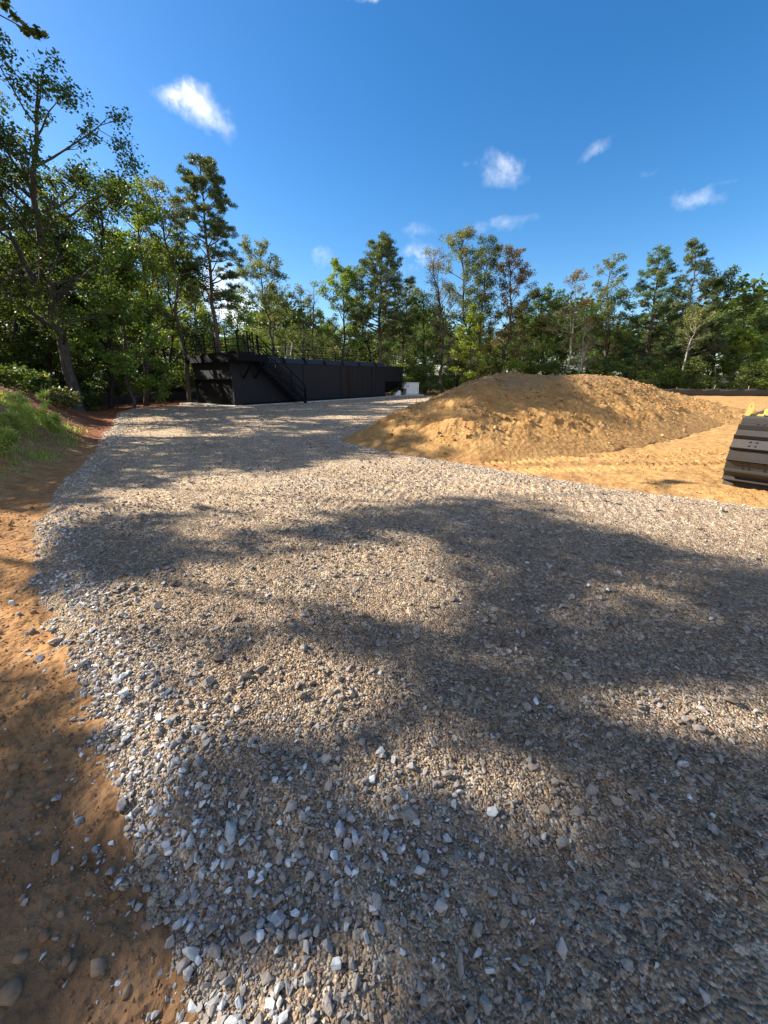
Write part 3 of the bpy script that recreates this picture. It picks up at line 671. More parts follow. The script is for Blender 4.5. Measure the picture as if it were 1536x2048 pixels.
# ------------------------------------------------------------------ silt fences
def silt_fence(pts, hgt, label, lean=.12, step=2.2, sag=.06):
    rs = random.Random(len(pts) * 7 + int(hgt * 10)); P = []
    for a, b in zip(pts[:-1], pts[1:]):
        n = max(2, int(math.hypot(b[0] - a[0], b[1] - a[1]) / .35))
        for i in range(n): P.append((a[0] + (b[0] - a[0]) * i / n, a[1] + (b[1] - a[1]) * i / n))
    P.append(pts[-1]); t = empty("silt_fence", (P[0][0], P[0][1], 0)); o = t.location
    tag(t, label, "silt fence")
    every = int(step / .35); vs = []; fs = []
    for i, (x, y) in enumerate(P):
        j = min(i + 1, len(P) - 1); k = max(i - 1, 0); dx, dy = P[j][0] - P[k][0], P[j][1] - P[k][1]; l = math.hypot(dx, dy); nx, ny = dy / l, -dx / l
        z = gz(x, y); ph = (i % every) / every; s = sag * 4 * ph * (1 - ph); bl = .05 * math.sin(i * 1.7) + rs.uniform(-.03, .03)
        for q, h in enumerate((-.05, .3, .65, 1.0)):
            off = bl * math.sin(h * 3) + lean * h; hh = z + max(h, -.05) * (hgt - s * (h > 0)); vs.append((x + nx * off - o.x, y + ny * off - o.y, hh))
        for q, h in enumerate((1.0, .65, .3, -.05)):
            off = bl * math.sin(h * 3) + lean * h - .008; hh = z + max(h, -.05) * (hgt - s * (h > 0)); vs.append((x + nx * off - o.x, y + ny * off - o.y, hh))
    for i in range(len(P) - 1):
        for q in range(8): fs.append((i * 8 + q, i * 8 + (q + 1) % 8, (i + 1) * 8 + (q + 1) % 8, (i + 1) * 8 + q))
    MB().add(vs, fs).build('fabric', M['fabric'], t, smooth=True)
    for i in range(0, len(P), every):
        x, y = P[i]; a = rs.uniform(-.14, .14); z = gz(x, y)
        MB().bar((x - o.x, y - o.y + .04, z - .1), (x - o.x + a, y - o.y + .04 + lean * .6, z + hgt + rs.uniform(.05, .25)), .04).build('stake', M['wood'], t)
silt_fence([(12, 33), (21, 31), (27, 29.2), (40, 27), (55, 26)], .52, "black silt fence in folds along the right edge of the cleared ground")
silt_fence([(-21, 22.5), (-17.2, 24.2), (-15.8, 29), (-13, 35), (-5, 41)], .62, "low black silt fence behind the red bank left of the tank")

# ------------------------------------------------------------------ crawler machine at the right edge
def build_dozer():
    O = (5.17, 5.74); ang = math.atan2(.64, .76)
    t = empty("bulldozer", (O[0], O[1], gz(*O) - .0), ang); tag(t, "yellow crawler bulldozer with worn steel tracks, cut off at the right edge", "bulldozer")
    # local: x away along the track, -y across to the right
    Wd = .80; r = .50; Lt = 3.1
    def track(yc):
        tr = empty("track"); tr.parent = t; tr.location = (0, yc, 0)
        per = 2 * (Lt - 2 * r) + 2 * math.pi * r; n = int(round(per / .172)); 
        for k in range(n):
            s = (k + .35) * per / n
            a1 = Lt - 2 * r
            if s < a1: x, z, th = r + s, 0, -math.pi / 2
            elif s < a1 + math.pi * r: a = (s - a1) / r - math.pi / 2; x, z, th = Lt - r + r * math.cos(a), r + r * math.sin(a), a
            elif s < 2 * a1 + math.pi * r: x, z, th = Lt - r - (s - a1 - math.pi * r), 2 * r, math.pi / 2
            else: a = (s - 2 * a1 - math.pi * r) / r + math.pi / 2; x, z, th = r + r * math.cos(a), r + r * math.sin(a), a
            nrm = Vector((math.cos(th), 0, math.sin(th))); tg = Vector((-math.sin(th), 0, math.cos(th)))
            def P(a, b, y): v = Vector((x, 0, z)) + tg * a + nrm * b; return (v.x, y, v.z)
            m = MB(); w = Wd / 2; p = .172 / 2
            prof = [(-p * .86, -.045), (-p * .86, -.02), (-p * .2, -.018), (p * .50, -.016), (p * .60, .045), (p * .80, .045), (p * .98, -.02), (p * .98, -.045)]
            vs = [P(a, b, -w) for a, b in prof] + [P(a, b, w) for a, b in prof]; q = len(prof)
            m.add(vs, [tuple(range(q)), tuple(range(2 * q - 1, q - 1, -1))] + [(i, i + q, (i + 1) % q + q, (i + 1) % q) for i in range(q)])
            if x < .35 and k % 2:
              for yy in (-.10, -.03, .14, .21):
                for aa in (-p * .55, p * .12):
                    c = Vector(P(aa, -.018, yy)); m.tube([c, c + nrm * .016], .013, 6)
            m.build('track_shoe', M['shoe'], tr)
        fr = MB(); fr.box(r, Lt - r, -.16, .16, .16, .80).build('track_frame', M['shoed'], tr, .02)
        for xx in (r, Lt - r): MB().tube([(xx, -.2, r), (xx, .2, r)], r - .07, 24).build('idler', M['shoed'], tr)
        for i in range(5): MB().tube([(r + .25 + i * .4, -.17, .17), (r + .25 + i * .4, .17, .17)], .11, 14).build('roller', M['shoed'], tr)
    track(-Wd / 2); track(-Wd / 2 - 1.75)
    # hook plate with a slot, seen over the track's end
    def plate(x, y, z, s, hole=True):
        m = MB(); n = 14; out = []; inn = []
        for k in range(n):
            a = 2 * math.pi * k / n; ca, sa = math.cos(a), math.sin(a)
            out.append((.042 * s * ca + .012 * max(-sa, 0) * s * 2, .105 * s * sa)); inn.append((.010 * s * ca, .026 * s * sa + .055 * s))
        vs = []
        for th in (-.02, .02):
            for (a, b) in out: vs.append((x + th, y + a, z + b))
            for (a, b) in inn: vs.append((x + th, y + a, z + b))
        fs = []
        for k in range(n):
            k2 = (k + 1) % n; fs += [(k, k2, n + k2, n + k), (2 * n + k, 3 * n + k, 3 * n + k2, 2 * n + k2), (k, 2 * n + k, 2 * n + k2, k2), (n + k, n + k2, 3 * n + k2, 3 * n + k)]
        return m.add(vs, fs)
    plate(.62, -.03, 1.13, 1.0).build('lifting_plate', M['yellow'], t)
    MB().box(.66, 1.0, -.36, -.18, 1.035, 1.15).build('fender_block', M['yellow'], t, .02)
    MB().box(.60, 2.7, -.62, -.40, 1.03, 1.055).box(.64, .72, -.20, .02, 1.035, 1.07).build('fender_plate', M['yellow'], t, .006)
    MB().box(.66, .9, -.60, -.46, 1.056, 1.10).build('step_block', M['yellow'], t, .02)
    MB().box(.95, 1.15, -.75, -.50, 1.06, 1.62).build('guard_post', M['yellow'], t, .015)
    MB().tube([(.945, -.62, 1.14), (.925, -.62, 1.14)], .045, 16).build('reflector', M['rust_brown'], t)
    MB().box(.35, 3.2, -1.72, -.83, .35, 1.05).build('hull', M['yellow'], t, .03)
    MB().hexa([(2.0, -1.75, 1.052), (3.9, -1.65, 1.052), (3.9, -.90, 1.052), (2.0, -.80, 1.052)], [(2.0, -1.70, 1.85), (3.85, -1.6, 1.6), (3.85, -.95, 1.6), (2.0, -.85, 1.85)]).build('engine_hood', M['yellow'], t, .03)
    cab = empty("cab"); cab.parent = t
    for (xx, yy) in ((1.2, -.85), (1.2, -1.7), (1.97, -.85), (1.97, -1.7)): MB().bar((xx, yy, 1.06), (xx, yy, 2.6), .09).build('cab_post', M['yellow'], cab)
    MB().box(1.05, 2.2, -1.85, -.7, 2.602, 2.70).build('roof', M['yellow'], cab, .02)
    MB().box(1.3, 1.85, -1.5, -1.05, 1.052, 1.5).box(1.2, 1.32, -1.5, -1.05, 1.5, 2.05).build('seat', M['tankd'], cab, .03)
    bl = empty("blade"); bl.parent = t
    m = MB(); prof = []
    for k in range(9): a = -.6 + k * .15; prof.append((4.55 + .35 * (1 - math.cos(a * 1.6)), .08 + .11 * k))
    prof += [(x + .05, z) for x, z in prof[::-1]]
    m.prism(prof, -2.75, .2).build('blade_plate', M['yellow'], bl)
    for yy in (.1, -2.62): MB().bar((1.6, yy, .5), (4.6, yy, .4), .12, .16).build('push_arm', M['yellow'], bl)
build_dozer()
# ------------------------------------------------------------------ trees
class TreeGeo:
    def __init__(s, seed): s.rs = np.random.RandomState(seed); s.v = []; s.f = []; s.n = 0; s.cl = []; s.cr = []; s.ct = []
    def tube(s, pts, r0, r1, sides):
        pts = np.asarray(pts, float); n = len(pts); d = np.gradient(pts, axis=0); d /= np.linalg.norm(d, axis=1)[:, None] + 1e-9
        ref = np.where(np.abs(d[:, 2:3]) < .9, [[0, 0, 1.]], [[1., 0, 0]]); a = np.cross(d, ref); a /= np.linalg.norm(a, axis=1)[:, None]; b = np.cross(a, d)
        rr = np.linspace(r0, r1, n)[:, None, None]; th = np.arange(sides) * 2 * math.pi / sides
        V = pts[:, None, :] + rr * (a[:, None, :] * np.cos(th)[None, :, None] + b[:, None, :] * np.sin(th)[None, :, None])
        i = np.arange(n - 1)[:, None]; j = np.arange(sides)[None]; j2 = (j + 1) % sides
        q = np.stack([i * sides + j, i * sides + j2, (i + 1) * sides + j2, (i + 1) * sides + j], -1).reshape(-1, 4) + s.n
        s.v.append(V.reshape(-1, 3)); s.f.append(q); s.n += n * sides
    def cluster(s, c, r, t=0.0): s.cl.append(c); s.cr.append(r); s.ct.append(t)

def limb_path(rs, p, az, el, L, n=6, curl=.25, wig=.08):
    pts = [np.array(p, float)]; d = np.array([math.cos(az) * math.cos(el), math.sin(az) * math.cos(el), math.sin(el)])
    for k in range(n - 1):
        d = d + np.array([rs.normal() * wig * 1.4, rs.normal() * wig * 1.4, curl / n + rs.normal() * wig]); d /= np.linalg.norm(d)
        pts.append(pts[-1] + d * L / (n - 1))
    return np.array(pts)

def leaf_mesh(name, C, rad, T, mat, parent, rs, per, lsz, aspect=.6, flat=.75, tuft=False, up=.5):
    """per leaves round each cluster centre; each leaf a small diamond"""
    C = np.asarray(C); rad = np.asarray(rad); T = np.asarray(T); m = len(C)
    cnt = np.maximum(3, (per * (rad / rad.mean()) ** 1.6 * rs.uniform(.55, 1.35, m)).astype(int)); idx = np.repeat(np.arange(m), cnt); n = len(idx)
    off = rs.normal(size=(n, 3)); off /= np.linalg.norm(off, axis=1)[:, None]; off *= (rs.rand(n, 1) ** .5)
    off[:, 2] *= flat; c = C[idx] + off * rad[idx][:, None]
    if tuft:
        t = off + rs.normal(size=(n, 3)) * .35; t[:, 2] += .35
    else: t = rs.normal(size=(n, 3)); t[:, 2] *= .55; t[:, 2] -= .15
    t /= np.linalg.norm(t, axis=1)[:, None]
    nn = rs.normal(size=(n, 3)); nn[:, 2] += up * 2; b = np.cross(t, nn); b /= np.linalg.norm(b, axis=1)[:, None] + 1e-9
    L = lsz * rs.uniform(.6, 1.35, (n, 1)); W = L * aspect
    V = np.stack([c - t * L * .5, c + b * W * .5 + t * L * .05, c + t * L * .5, c - b * W * .5 + t * L * .05], 1).reshape(-1, 3)
    Fq = np.arange(n * 4).reshape(n, 4)
    ti = np.clip(T[idx] + rs.normal(size=n) * .20 + .45, 0, 1)
    return obj_from_arrays(name, V, [Fq], mat, parent, tint=ti)

KINDS = {   # crown bottom, radius factor, limbs, curl, elevation, per, leaf size, aspect, cluster radius, leaf mat, bark mat
    'oak':    dict(lo=.22, nl=30, el=(.15, .8), curl=.35, per=72, lsz=.115, asp=.62, cr=.60, mat='oak', bark='bark', prof='oval'),
    'lime':   dict(lo=.18, nl=26, el=(.35, 1.0), curl=.3, per=66, lsz=.125, asp=.7, cr=.52, mat='lime', bark='bark', prof='oval'),
    'olive':  dict(lo=.35, nl=24, el=(.3, .9), curl=.3, per=58, lsz=.12, asp=.6, cr=.5, mat='olive', bark='bark', prof='oval'),
    'russet': dict(lo=.30, nl=26, el=(.3, .95), curl=.3, per=56, lsz=.12, asp=.6, cr=.5, mat='russet', bark='bark', prof='oval'),
    'grey':   dict(lo=.25, nl=30, el=(.5, 1.15), curl=.2, per=34, lsz=.10, asp=.5, cr=.45, mat='grey', bark='bark', prof='oval'),
    'dark':   dict(lo=.12, nl=26, el=(.2, .9), curl=.25, per=80, lsz=.13, asp=.65, cr=.58, mat='oak', bark='barkd', prof='round'),
    'pine':   dict(lo=.42, nl=40, el=(.05, .55), curl=.5, per=75, lsz=.19, asp=.17, cr=.34, mat='pine', bark='barkp', prof='pine'),
    'cone':   dict(lo=.14, nl=56, el=(.1, .6), curl=.45, per=62, lsz=.18, asp=.2, cr=.35, mat='pine', bark='barkp', prof='cone'),
}
def gen_tree(kind, H, Rc, seed, topoff=(0, 0), bow=0.0, lo=None, dens=1.0, trunk_r=None, mat=None, bark=None, fork=False, parent=None, wig=1.0, crk=.82, nlk=1.0):
    K = dict(KINDS[kind]); rs = np.random.RandomState(seed); g = TreeGeo(seed); g.rs = rs
    lo = K['lo'] if lo is None else lo; tr = trunk_r or (.012 * H + .02)
    n = 14; t = np.linspace(0, 1, n); jx = np.cumsum(rs.normal(size=n)) * .012 * H * wig; jy = np.cumsum(rs.normal(size=n)) * .012 * H * wig
    jx -= t * jx[-1]; jy -= t * jy[-1]
    tp = np.stack([topoff[0] * t + bow * np.sin(math.pi * t) + jx, topoff[1] * t + jy, H * .97 * t - .2 * (t == 0)], 1)
    g.tube(tp, tr, tr * .12, 9)
    g.tube(np.array([tp[0], tp[0] * .7 + tp[1] * .3 + [0, 0, 0]]), tr * 1.7, tr * 1.0, 9)
    stems = [tp]
    if fork:
        k0 = int(n * .35); az = rs.rand() * 6.28
        fp = limb_path(rs, tp[k0], az, 1.15, H * .5, 8, .2, .05); g.tube(fp, tr * .6, tr * .1, 7); stems.append(fp)
    nl = int(K['nl'] * dens ** .5)
    def at(tt, S): x = tt * (len(S) - 1); i = min(int(x), len(S) - 2); return S[i] + (S[i + 1] - S[i]) * (x - i)
    for i in range(nl):
        f = lo + (.97 - lo) * ((i + rs.rand() * .9) / nl) ** (.7 if K['prof'] == 'pine' else 1); s_ = (f - lo) / (1 - lo)
        if K['prof'] == 'round': rad = math.sin(math.pi * min(1, .18 + .80 * s_)) ** .6
        elif K['prof'] == 'oval': rad = math.sin(math.pi * min(1, .15 + .82 * s_)) ** .75 * (1 - .2 * s_)
        elif K['prof'] == 'cone': rad = (1 - s_) ** .7 * (.75 + .25 * min(1, s_ * 6)) + .06
        else: rad = math.sin(math.pi * min(1, .22 + .74 * s_)) ** .8
        L = Rc * rad * (rs.uniform(.85, 1.12) if K['prof'] in ('pine', 'cone') else rs.uniform(.6, 1.22)) + .25; az = i * 2.399 + rs.normal() * .5
        el = K['el'][0] + (K['el'][1] - K['el'][0]) * (s_ ** 1.1) + rs.normal() * .14
        p0 = at(f, tp) if (not fork or rs.rand() < .6 or f < .5) else at(min(1, (f - .4) * 1.6), stems[-1])
        lp = limb_path(rs, p0, az, el, L, 6, K['curl'], .09); r0 = tr * (.40 * (1 - f) + .10); g.tube(lp, r0, .008, 5)
        ct = rs.normal() * .10 + .10 * (s_ - .5)
        ns = max(3, int(4 + L * 2.5)) if K['prof'] in ('pine', 'cone') else max(3, int(3 + L * 1.5))
        for q in range(ns):
            ff = rs.uniform(.30 if K['prof'] != 'pine' else .45, 1.0); b0 = at(ff, lp); bl = L * rs.uniform(.16, .42) + .12
            bp = limb_path(rs, b0, az + rs.normal() * 1.0, el * .6 + rs.normal() * .35, bl, 4, .3, .12); g.tube(bp, r0 * .35, .005, 3)
            if rs.rand() < .90:
                c = K['cr'] * crk * rs.uniform(.55, 1.2) * (Rc / 2.6) ** .25; g.cluster(bp[-1], c, ct + rs.normal() * .06)
                if bl > .6 and rs.rand() < .6: g.cluster(bp[2], c * .8, ct + rs.normal() * .06)
        g.cluster(lp[-1], K['cr'] * .8, ct)
    g.cluster(tp[-1], K['cr'] * .8, .1); g.cluster(tp[-2], K['cr'] * .8, .05)
    tk = obj_from_arrays('trunk', np.concatenate(g.v), [np.concatenate(g.f)], M[bark or K['bark']], parent, smooth=True)
    cr = leaf_mesh('crown', g.cl, g.cr, g.ct, M[mat or K['mat']], parent, rs, K['per'] * dens, K['lsz'], K['asp'], .55 if K['prof'] in ('pine', 'cone') else .75, K['prof'] in ('pine', 'cone'))
    return tk, cr

CNT = [0]
def tree(name, kind, bx, Y, tx, ty, Rp, label, cat='tree', by=760, group=None, **kw):
    """bx: column of the foot, Y: forward distance, (tx,ty): column and row of the top, Rp: crown radius in pixels"""
    X = xpix(bx, by, Y); z0 = gz(X, Y); zt = hpix(ty, Y); H = zt - z0; dep = Y * CP - (zt * .6 - CAM_H) * SP
    Xt = xpix(tx, ty, Y); CNT[0] += 1
    t = empty(name, (X, Y, z0 - .05)); tag(t, label, cat, group)
    gen_tree(kind, H, Rp / F * dep, 100 + CNT[0] * 7, topoff=(Xt - X, 0), parent=t, **kw); return t

G1 = "broadleaf trees along the edge of the clearing"
def build_trees():
    T = tree
    # left side
    T('oak_tree', 'oak', 128, 17.5, 70, 135, 225, "tallest dark oak at the far left with a crooked leaning trunk", by=735, bow=-.45, lo=.24, dens=.95, fork=True, trunk_r=.24, crk=.66)
    T('oak_tree', 'oak', -50, 15, -75, 150, 165, "tall oak cut by the left edge with limbs reaching in", by=735, lo=.3, dens=.85, trunk_r=.2, crk=.66)
    T('oak_tree', 'oak', 40, 22, 25, 330, 130, "dark oak behind the far left bank, left of the crooked oak", by=735, lo=.15)
    T('oak_tree', 'dark', 205, 22, 190, 360, 105, "dark broadleaf tree just right of the crooked tall oak", by=745, lo=.12)
    T('tulip_tree', 'lime', 285, 24, 268, 362, 75, "yellow-green tree between the tall oak and the tall pine", by=745, lo=.30)
    T('maple_tree', 'olive', 366, 25, 300, 350, 62, "thin dull tree leaning left just before the tall pine", by=745, lo=.35, dens=.7, bow=.2, trunk_r=.15)
    T('maple_tree', 'lime', 250, 21, 248, 520, 85, "low yellow-green tree in the wood behind the left silt fence", by=760, lo=.1)
    T('maple_tree', 'dark', 335, 27, 330, 480, 80, "dark bushy tree left of the tank below the thin leaning tree", by=760, lo=.08)
    T('maple_tree', 'dark', 90, 20, 85, 480, 100, "shaded bushy tree beneath the tall oak", by=740, lo=.08)
    T('pine_tree', 'pine', 440, 27, 396, 303, 50, "tall pine on a long bare trunk behind the tank's deck", by=730, lo=.40, trunk_r=.19, wig=.5, dens=1.2)
    T('maple_tree', 'lime', 398, 29, 392, 560, 52, "short yellow-green tree at the foot of the tall pine", by=760, lo=.1)
    # centre
    T('sourwood_tree', 'olive', 566, 38, 522, 488, 52, "grey-green tree with rounded top standing alone above the tank", by=740, lo=.52, bow=-.5, trunk_r=.16, dens=1.3)
    T('maple_tree', 'lime', 480, 37, 476, 590, 48, "low yellow-green tree just right of the tall pine", by=740, lo=.1)
    T('maple_tree', 'olive', 545, 40, 543, 575, 50, "dull green bushy tree under the round-topped tree", by=740, lo=.1)
    T('maple_tree', 'olive', 603, 39, 600, 580, 42, "grey-green tree right of the round-topped tree", by=740, lo=.12)
    T('dead_tree', 'grey', 630, 39, 628, 560, 24, "thin nearly bare grey tree between two green trees", by=740, lo=.3, dens=.25)
    T('tulip_tree', 'lime', 684, 39, 682, 528, 55, "bright yellow-green tree left of the middle pine", by=745, lo=.16, dens=1.2)
    T('oak_tree', 'dark', 735, 43, 722, 535, 40, "dark narrow tree between yellow-green tree and middle pine", by=745, lo=.2)
    T('pine_tree', 'cone', 757, 38, 763, 464, 66, "broad-topped pine in the middle of the tree line", by=745, lo=.38, trunk_r=.2, wig=.4, dens=1.25)
    T('maple_tree', 'olive', 808, 41, 822, 560, 42, "slender tree right of the middle pine with low limbs", by=745, lo=.2, dens=.8)
    T('ash_tree', 'grey', 886, 38, 868, 498, 46, "sparse grey-brown tree with fine bare twigs", by=750, lo=.22, dens=1.1, bark='bark')
    T('oak_tree', 'dark', 846, 42, 845, 590, 50, "dark low tree behind the white enclosure", by=750, lo=.1)
    T('poplar_tree', 'oak', 912, 40, 928, 458, 56, "tall full green tree left of the russet one", by=750, lo=.26, dens=1.25, mat='olive')
    T('oak_tree', 'russet', 992, 40, 1020, 488, 58, "russet-brown tree behind the peak of the dirt heap", by=750, lo=.22, dens=1.25, bow=.2)
    T('maple_tree', 'oak', 955, 38, 975, 470, 36, "narrow green tree close beside the russet one", by=750, lo=.4)
    T('maple_sapling', 'lime', 948, 34, 945, 620, 32, "light green sapling at the left shoulder of the dirt heap", by=755, lo=.15)
    # right
    T('oak_tree', 'dark', 1085, 42, 1085, 588, 48, "dark dense tree right of the russet tree", by=755, lo=.08, dens=1.2)
    T('dogwood_tree', 'russet', 1138, 38, 1150, 545, 50, "thin-leaved reddish tree with twin pale trunks", by=755, lo=.35, dens=.75, bark='barkw', trunk_r=.085, fork=True)
    T('birch_tree', 'grey', 1158, 36.5, 1172, 640, 24, "pale forked bare-limbed tree behind the heap's second crest", by=755, lo=.3, dens=.5, bark='barkw', trunk_r=.08, fork=True)
    T('poplar_tree', 'olive', 1205, 40, 1232, 500, 34, "tall thin-topped grey-green tree right of the twin pale trunks", by=755, lo=.3, dens=1.0)
    T('maple_tree', 'dark', 1215, 41, 1215, 590, 56, "dark bushy tree under the thin-topped tree", by=755, lo=.08)
    T('pine_tree', 'cone', 1290, 39, 1322, 490, 56, "broad dark pine left of the tall narrow pine", by=765, lo=.15, trunk_r=.17, wig=.5, dens=1.2)
    T('pine_tree', 'cone', 1372, 37, 1392, 466, 46, "tallest narrow pine on the right side of the tree line", by=768, lo=.16, trunk_r=.15, wig=.5, mat='pine')
    T('sycamore_tree', 'olive', 1364, 35, 1398, 620, 32, "leaning white-trunked tree right of the narrow pine's foot", by=770, lo=.55, dens=.6, bark='barkw', trunk_r=.10)
    T('oak_tree', 'dark', 1425, 38, 1432, 540, 48, "dark spreading tree right of the tallest narrow pine", by=768, lo=.15, dens=1.1)
    T('maple_tree', 'lime', 1500, 39, 1508, 632, 52, "low bright green tree at the right edge", by=770, lo=.08, mat='oak')
    T('pine_tree', 'cone', 1478, 36, 1496, 660, 34, "small green pine with a leaning pale trunk near the right edge", by=768, lo=.25, bark='barkw', trunk_r=.09, mat='lime')
    T('maple_tree', 'dark', 1550, 41, 1560, 628, 60, "dark green tree cut off by the right edge", by=770, lo=.08)
    T('maple_tree', 'dark', 1340, 42, 1342, 610, 55, "dark tree filling the gap between the two right-hand pines", by=765, lo=.06)
    T('maple_tree', 'oak', 1040, 43, 1045, 600, 50, "green tree low behind the dirt heap's peak", by=755, lo=.08)
build_trees()

def copy_tree(src, x, y, z, rz, sc, label, group, name):
    r = src.copy(); COL.objects.link(r); r.name = name; r.location = (x, y, z); r.rotation_euler = (0, 0, rz); r.scale = sc
    r['label'] = label; r['group'] = group
    for ch in src.children:
        c = ch.copy(); COL.objects.link(c); c.parent = r
    return r
def build_backwood():
    rs = random.Random(4); protos = []
    for i, (k, h, rc) in enumerate((('dark', 9, 2.6), ('oak', 10, 2.8), ('olive', 9, 2.4), ('dark', 8, 2.8), ('cone', 10, 2.0))):
        t = empty('woodland_tree', (0, 0, 0)); tag(t, "shaded green tree deeper in the wood behind the front row", "tree", "trees deeper in the wood")
        gen_tree(k, h, rc, 900 + i, parent=t, lo=.10, dens=.9); protos.append(t)
    spots = []
    for X in np.arange(-46, 62, 3.3):
        spots.append((X + rs.uniform(-1, 1), 47 + rs.uniform(-1.5, 2.5) - max(0, X - 30) * .3 - max(0, -X - 12) * .55))
    for X in np.arange(-50, 66, 4.2): spots.append((X + rs.uniform(-1, 1), 55 + rs.uniform(-2, 3) - max(0, -X - 12) * .6))
    for Y in np.arange(18.5, 38, 3.0):
        spots.append((-22 - rs.uniform(0, 2) - max(0, 20 - Y) * .2, Y + rs.uniform(-1, 1))); spots.append((-28 - rs.uniform(0, 2), Y + rs.uniform(-1, 1)))
    for X in (-19, -16.5, -13, -10, -6.5, -3): spots.append((X, 42 + rs.uniform(-1, 2) - (X < -12) * 6))
    used = set()
    for i, (x, y) in enumerate(spots):
        k = i % 5; px, py, dep = project(x, y, 4.0)
        left = x < -14 and y < 40
        top = (620 if not left else 460) + rs.uniform(-10, 60) if y < 52 else 640 + rs.uniform(-20, 20)
        if -30 < x < 12 and y >= 40: top = 655 + rs.uniform(-15, 25)
        if x > 12: top = 640 + rs.uniform(-20, 20)
        h = hpix(top, y) - gz(x, y); h = max(5, min(15, h)); s = h / (9, 10, 9, 8, 10)[k]
        sc = (s * rs.uniform(.85, 1.1) if s < 1.2 else 1.15, s if s < 1.2 else 1.15, s); z = gz(x, y) - .1; rz = rs.uniform(0, 6.28)
        if k not in used: used.add(k); o = protos[k]; o.location = (x, y, z); o.rotation_euler = (0, 0, rz); o.scale = sc
        else: copy_tree(protos[k], x, y, z, rz, sc, "shaded green tree deeper in the wood behind the front row", "trees deeper in the wood", 'woodland_tree')
build_backwood()

def build_shrubs():
    rs = random.Random(9); protos = []
    for i, (m, k) in enumerate((('oak', 'dark'), ('lime', 'lime'), ('olive', 'olive'), ('oak', 'oak'))):
        t = empty('shrub', (0, 0, 0)); tag(t, "leafy undergrowth shrub at the foot of the tree line", "shrub", "undergrowth shrubs along the tree line")
        gen_tree(k, 2.6, 1.35, 1200 + i, parent=t, lo=.05, dens=.45, mat=m, trunk_r=.03); protos.append(t)
    spots = []
    for X in np.arange(-16, 50, 1.25):
        for row in range(2):
            Y = 39.0 + row * 2.6 + rs.uniform(-.8, .8) - max(0, X - 14) * .22 - (X > 16) * 2.0; spots.append((X + rs.uniform(-.6, .6), Y))
    for Y in np.arange(12, 36, 1.3):
        for row in range(2): spots.append((-17.3 - row * 1.8 - rs.uniform(0, .8) - max(0, 21 - Y) * -.05, Y + rs.uniform(-.5, .5)))
    for i in range(14): spots.append((-16 + i * .45, 31.5 + i * .65 + rs.uniform(-.3, .8)))
    used = set()
    for i, (x, y) in enumerate(spots):
        k = (0, 3, 0, 2, 1, 3)[i % 6]; s = rs.uniform(.6, 1.3) * (.78 if y > 34 else .8); z = gz(x, y) - .1; rz = rs.uniform(0, 6.28); sc = (s * 1.15, s * 1.15, s)
        if k not in used: used.add(k); o = protos[k]; o.location = (x, y, z); o.rotation_euler = (0, 0, rz); o.scale = sc
        else: copy_tree(protos[k], x, y, z, rz, sc, "leafy undergrowth shrub at the foot of the tree line", "undergrowth shrubs along the tree line", 'shrub')
build_shrubs()

# the farther wood, too deep to count: low rolling foliage
def build_far_wood():
    rs = np.random.RandomState(33); C = []; 
    for k in range(5200):
        a = rs.uniform(-62, 62) if rs.rand() < .8 else rs.uniform(-95, 95); r = rs.uniform(62, 95); x, y = r * math.sin(R(a)), r * math.cos(R(a))
        C.append((x, y, rs.uniform(.3, 1) ** .7 * (9.5 + 3 * math.sin(a * .35))))
    C = np.array(C); o = leaf_mesh('far_wood', C, np.full(len(C), 1.7), rs.normal(size=len(C)) * .12, M['oak'], None, rs, 26, .62, .7)
    tag(o, "mass of far green woodland behind the trees", "woodland", kind="stuff")
build_far_wood()

# ------------------------------------------------------------------ trees outside the view on the left that throw the dappled shade
ROWS = [748, 780, 810, 840, 860, 880, 912, 944, 976, 1008, 1040, 1072, 1104, 1136, 1168, 1200, 1232, 1264, 1296, 1328, 1360, 1400, 1440, 1480, 1520, 1560, 1600, 1640, 1690, 1900, 1980, 2048, 2200]
LIT = ["444444100999", "444444311799", "444444441699", "433333338389", "433421469999", "433321379999", "333222359989", "223327899956",
       "133678999998", "236865735998", "763364223684", "823642222377", "712334432237", "511256632224", "412677642343", "348876752442",
       "578764752342", "786543542431", "884332222421", "686555322211", "376577422111", "343697421122", "346797422378", "239485311269",
       "128321111013", "139411543100", "148101668400", "133000136400", "000000000000", "002310000000", "126985310000", "127996420000", "127996420000"]
ROWS = np.array(ROWS, float); LITA = np.array([[int(c) for c in r] for r in LIT], float) / 9
def lit_at(px, py):
    """how much of the sun the canopy lets through to the ground seen there"""
    i = np.clip(np.interp(py, ROWS, np.arange(len(ROWS))), 0, len(ROWS) - 1.001); j = np.clip((px - 64) / 128, 0, 10.999)
    i0 = i.astype(int); j0 = j.astype(int); fi = i - i0; fj = j - j0
    return (LITA[i0, j0] * (1 - fj) + LITA[i0, j0 + 1] * fj) * (1 - fi) + (LITA[i0 + 1, j0] * (1 - fj) + LITA[i0 + 1, j0 + 1] * fj) * fi
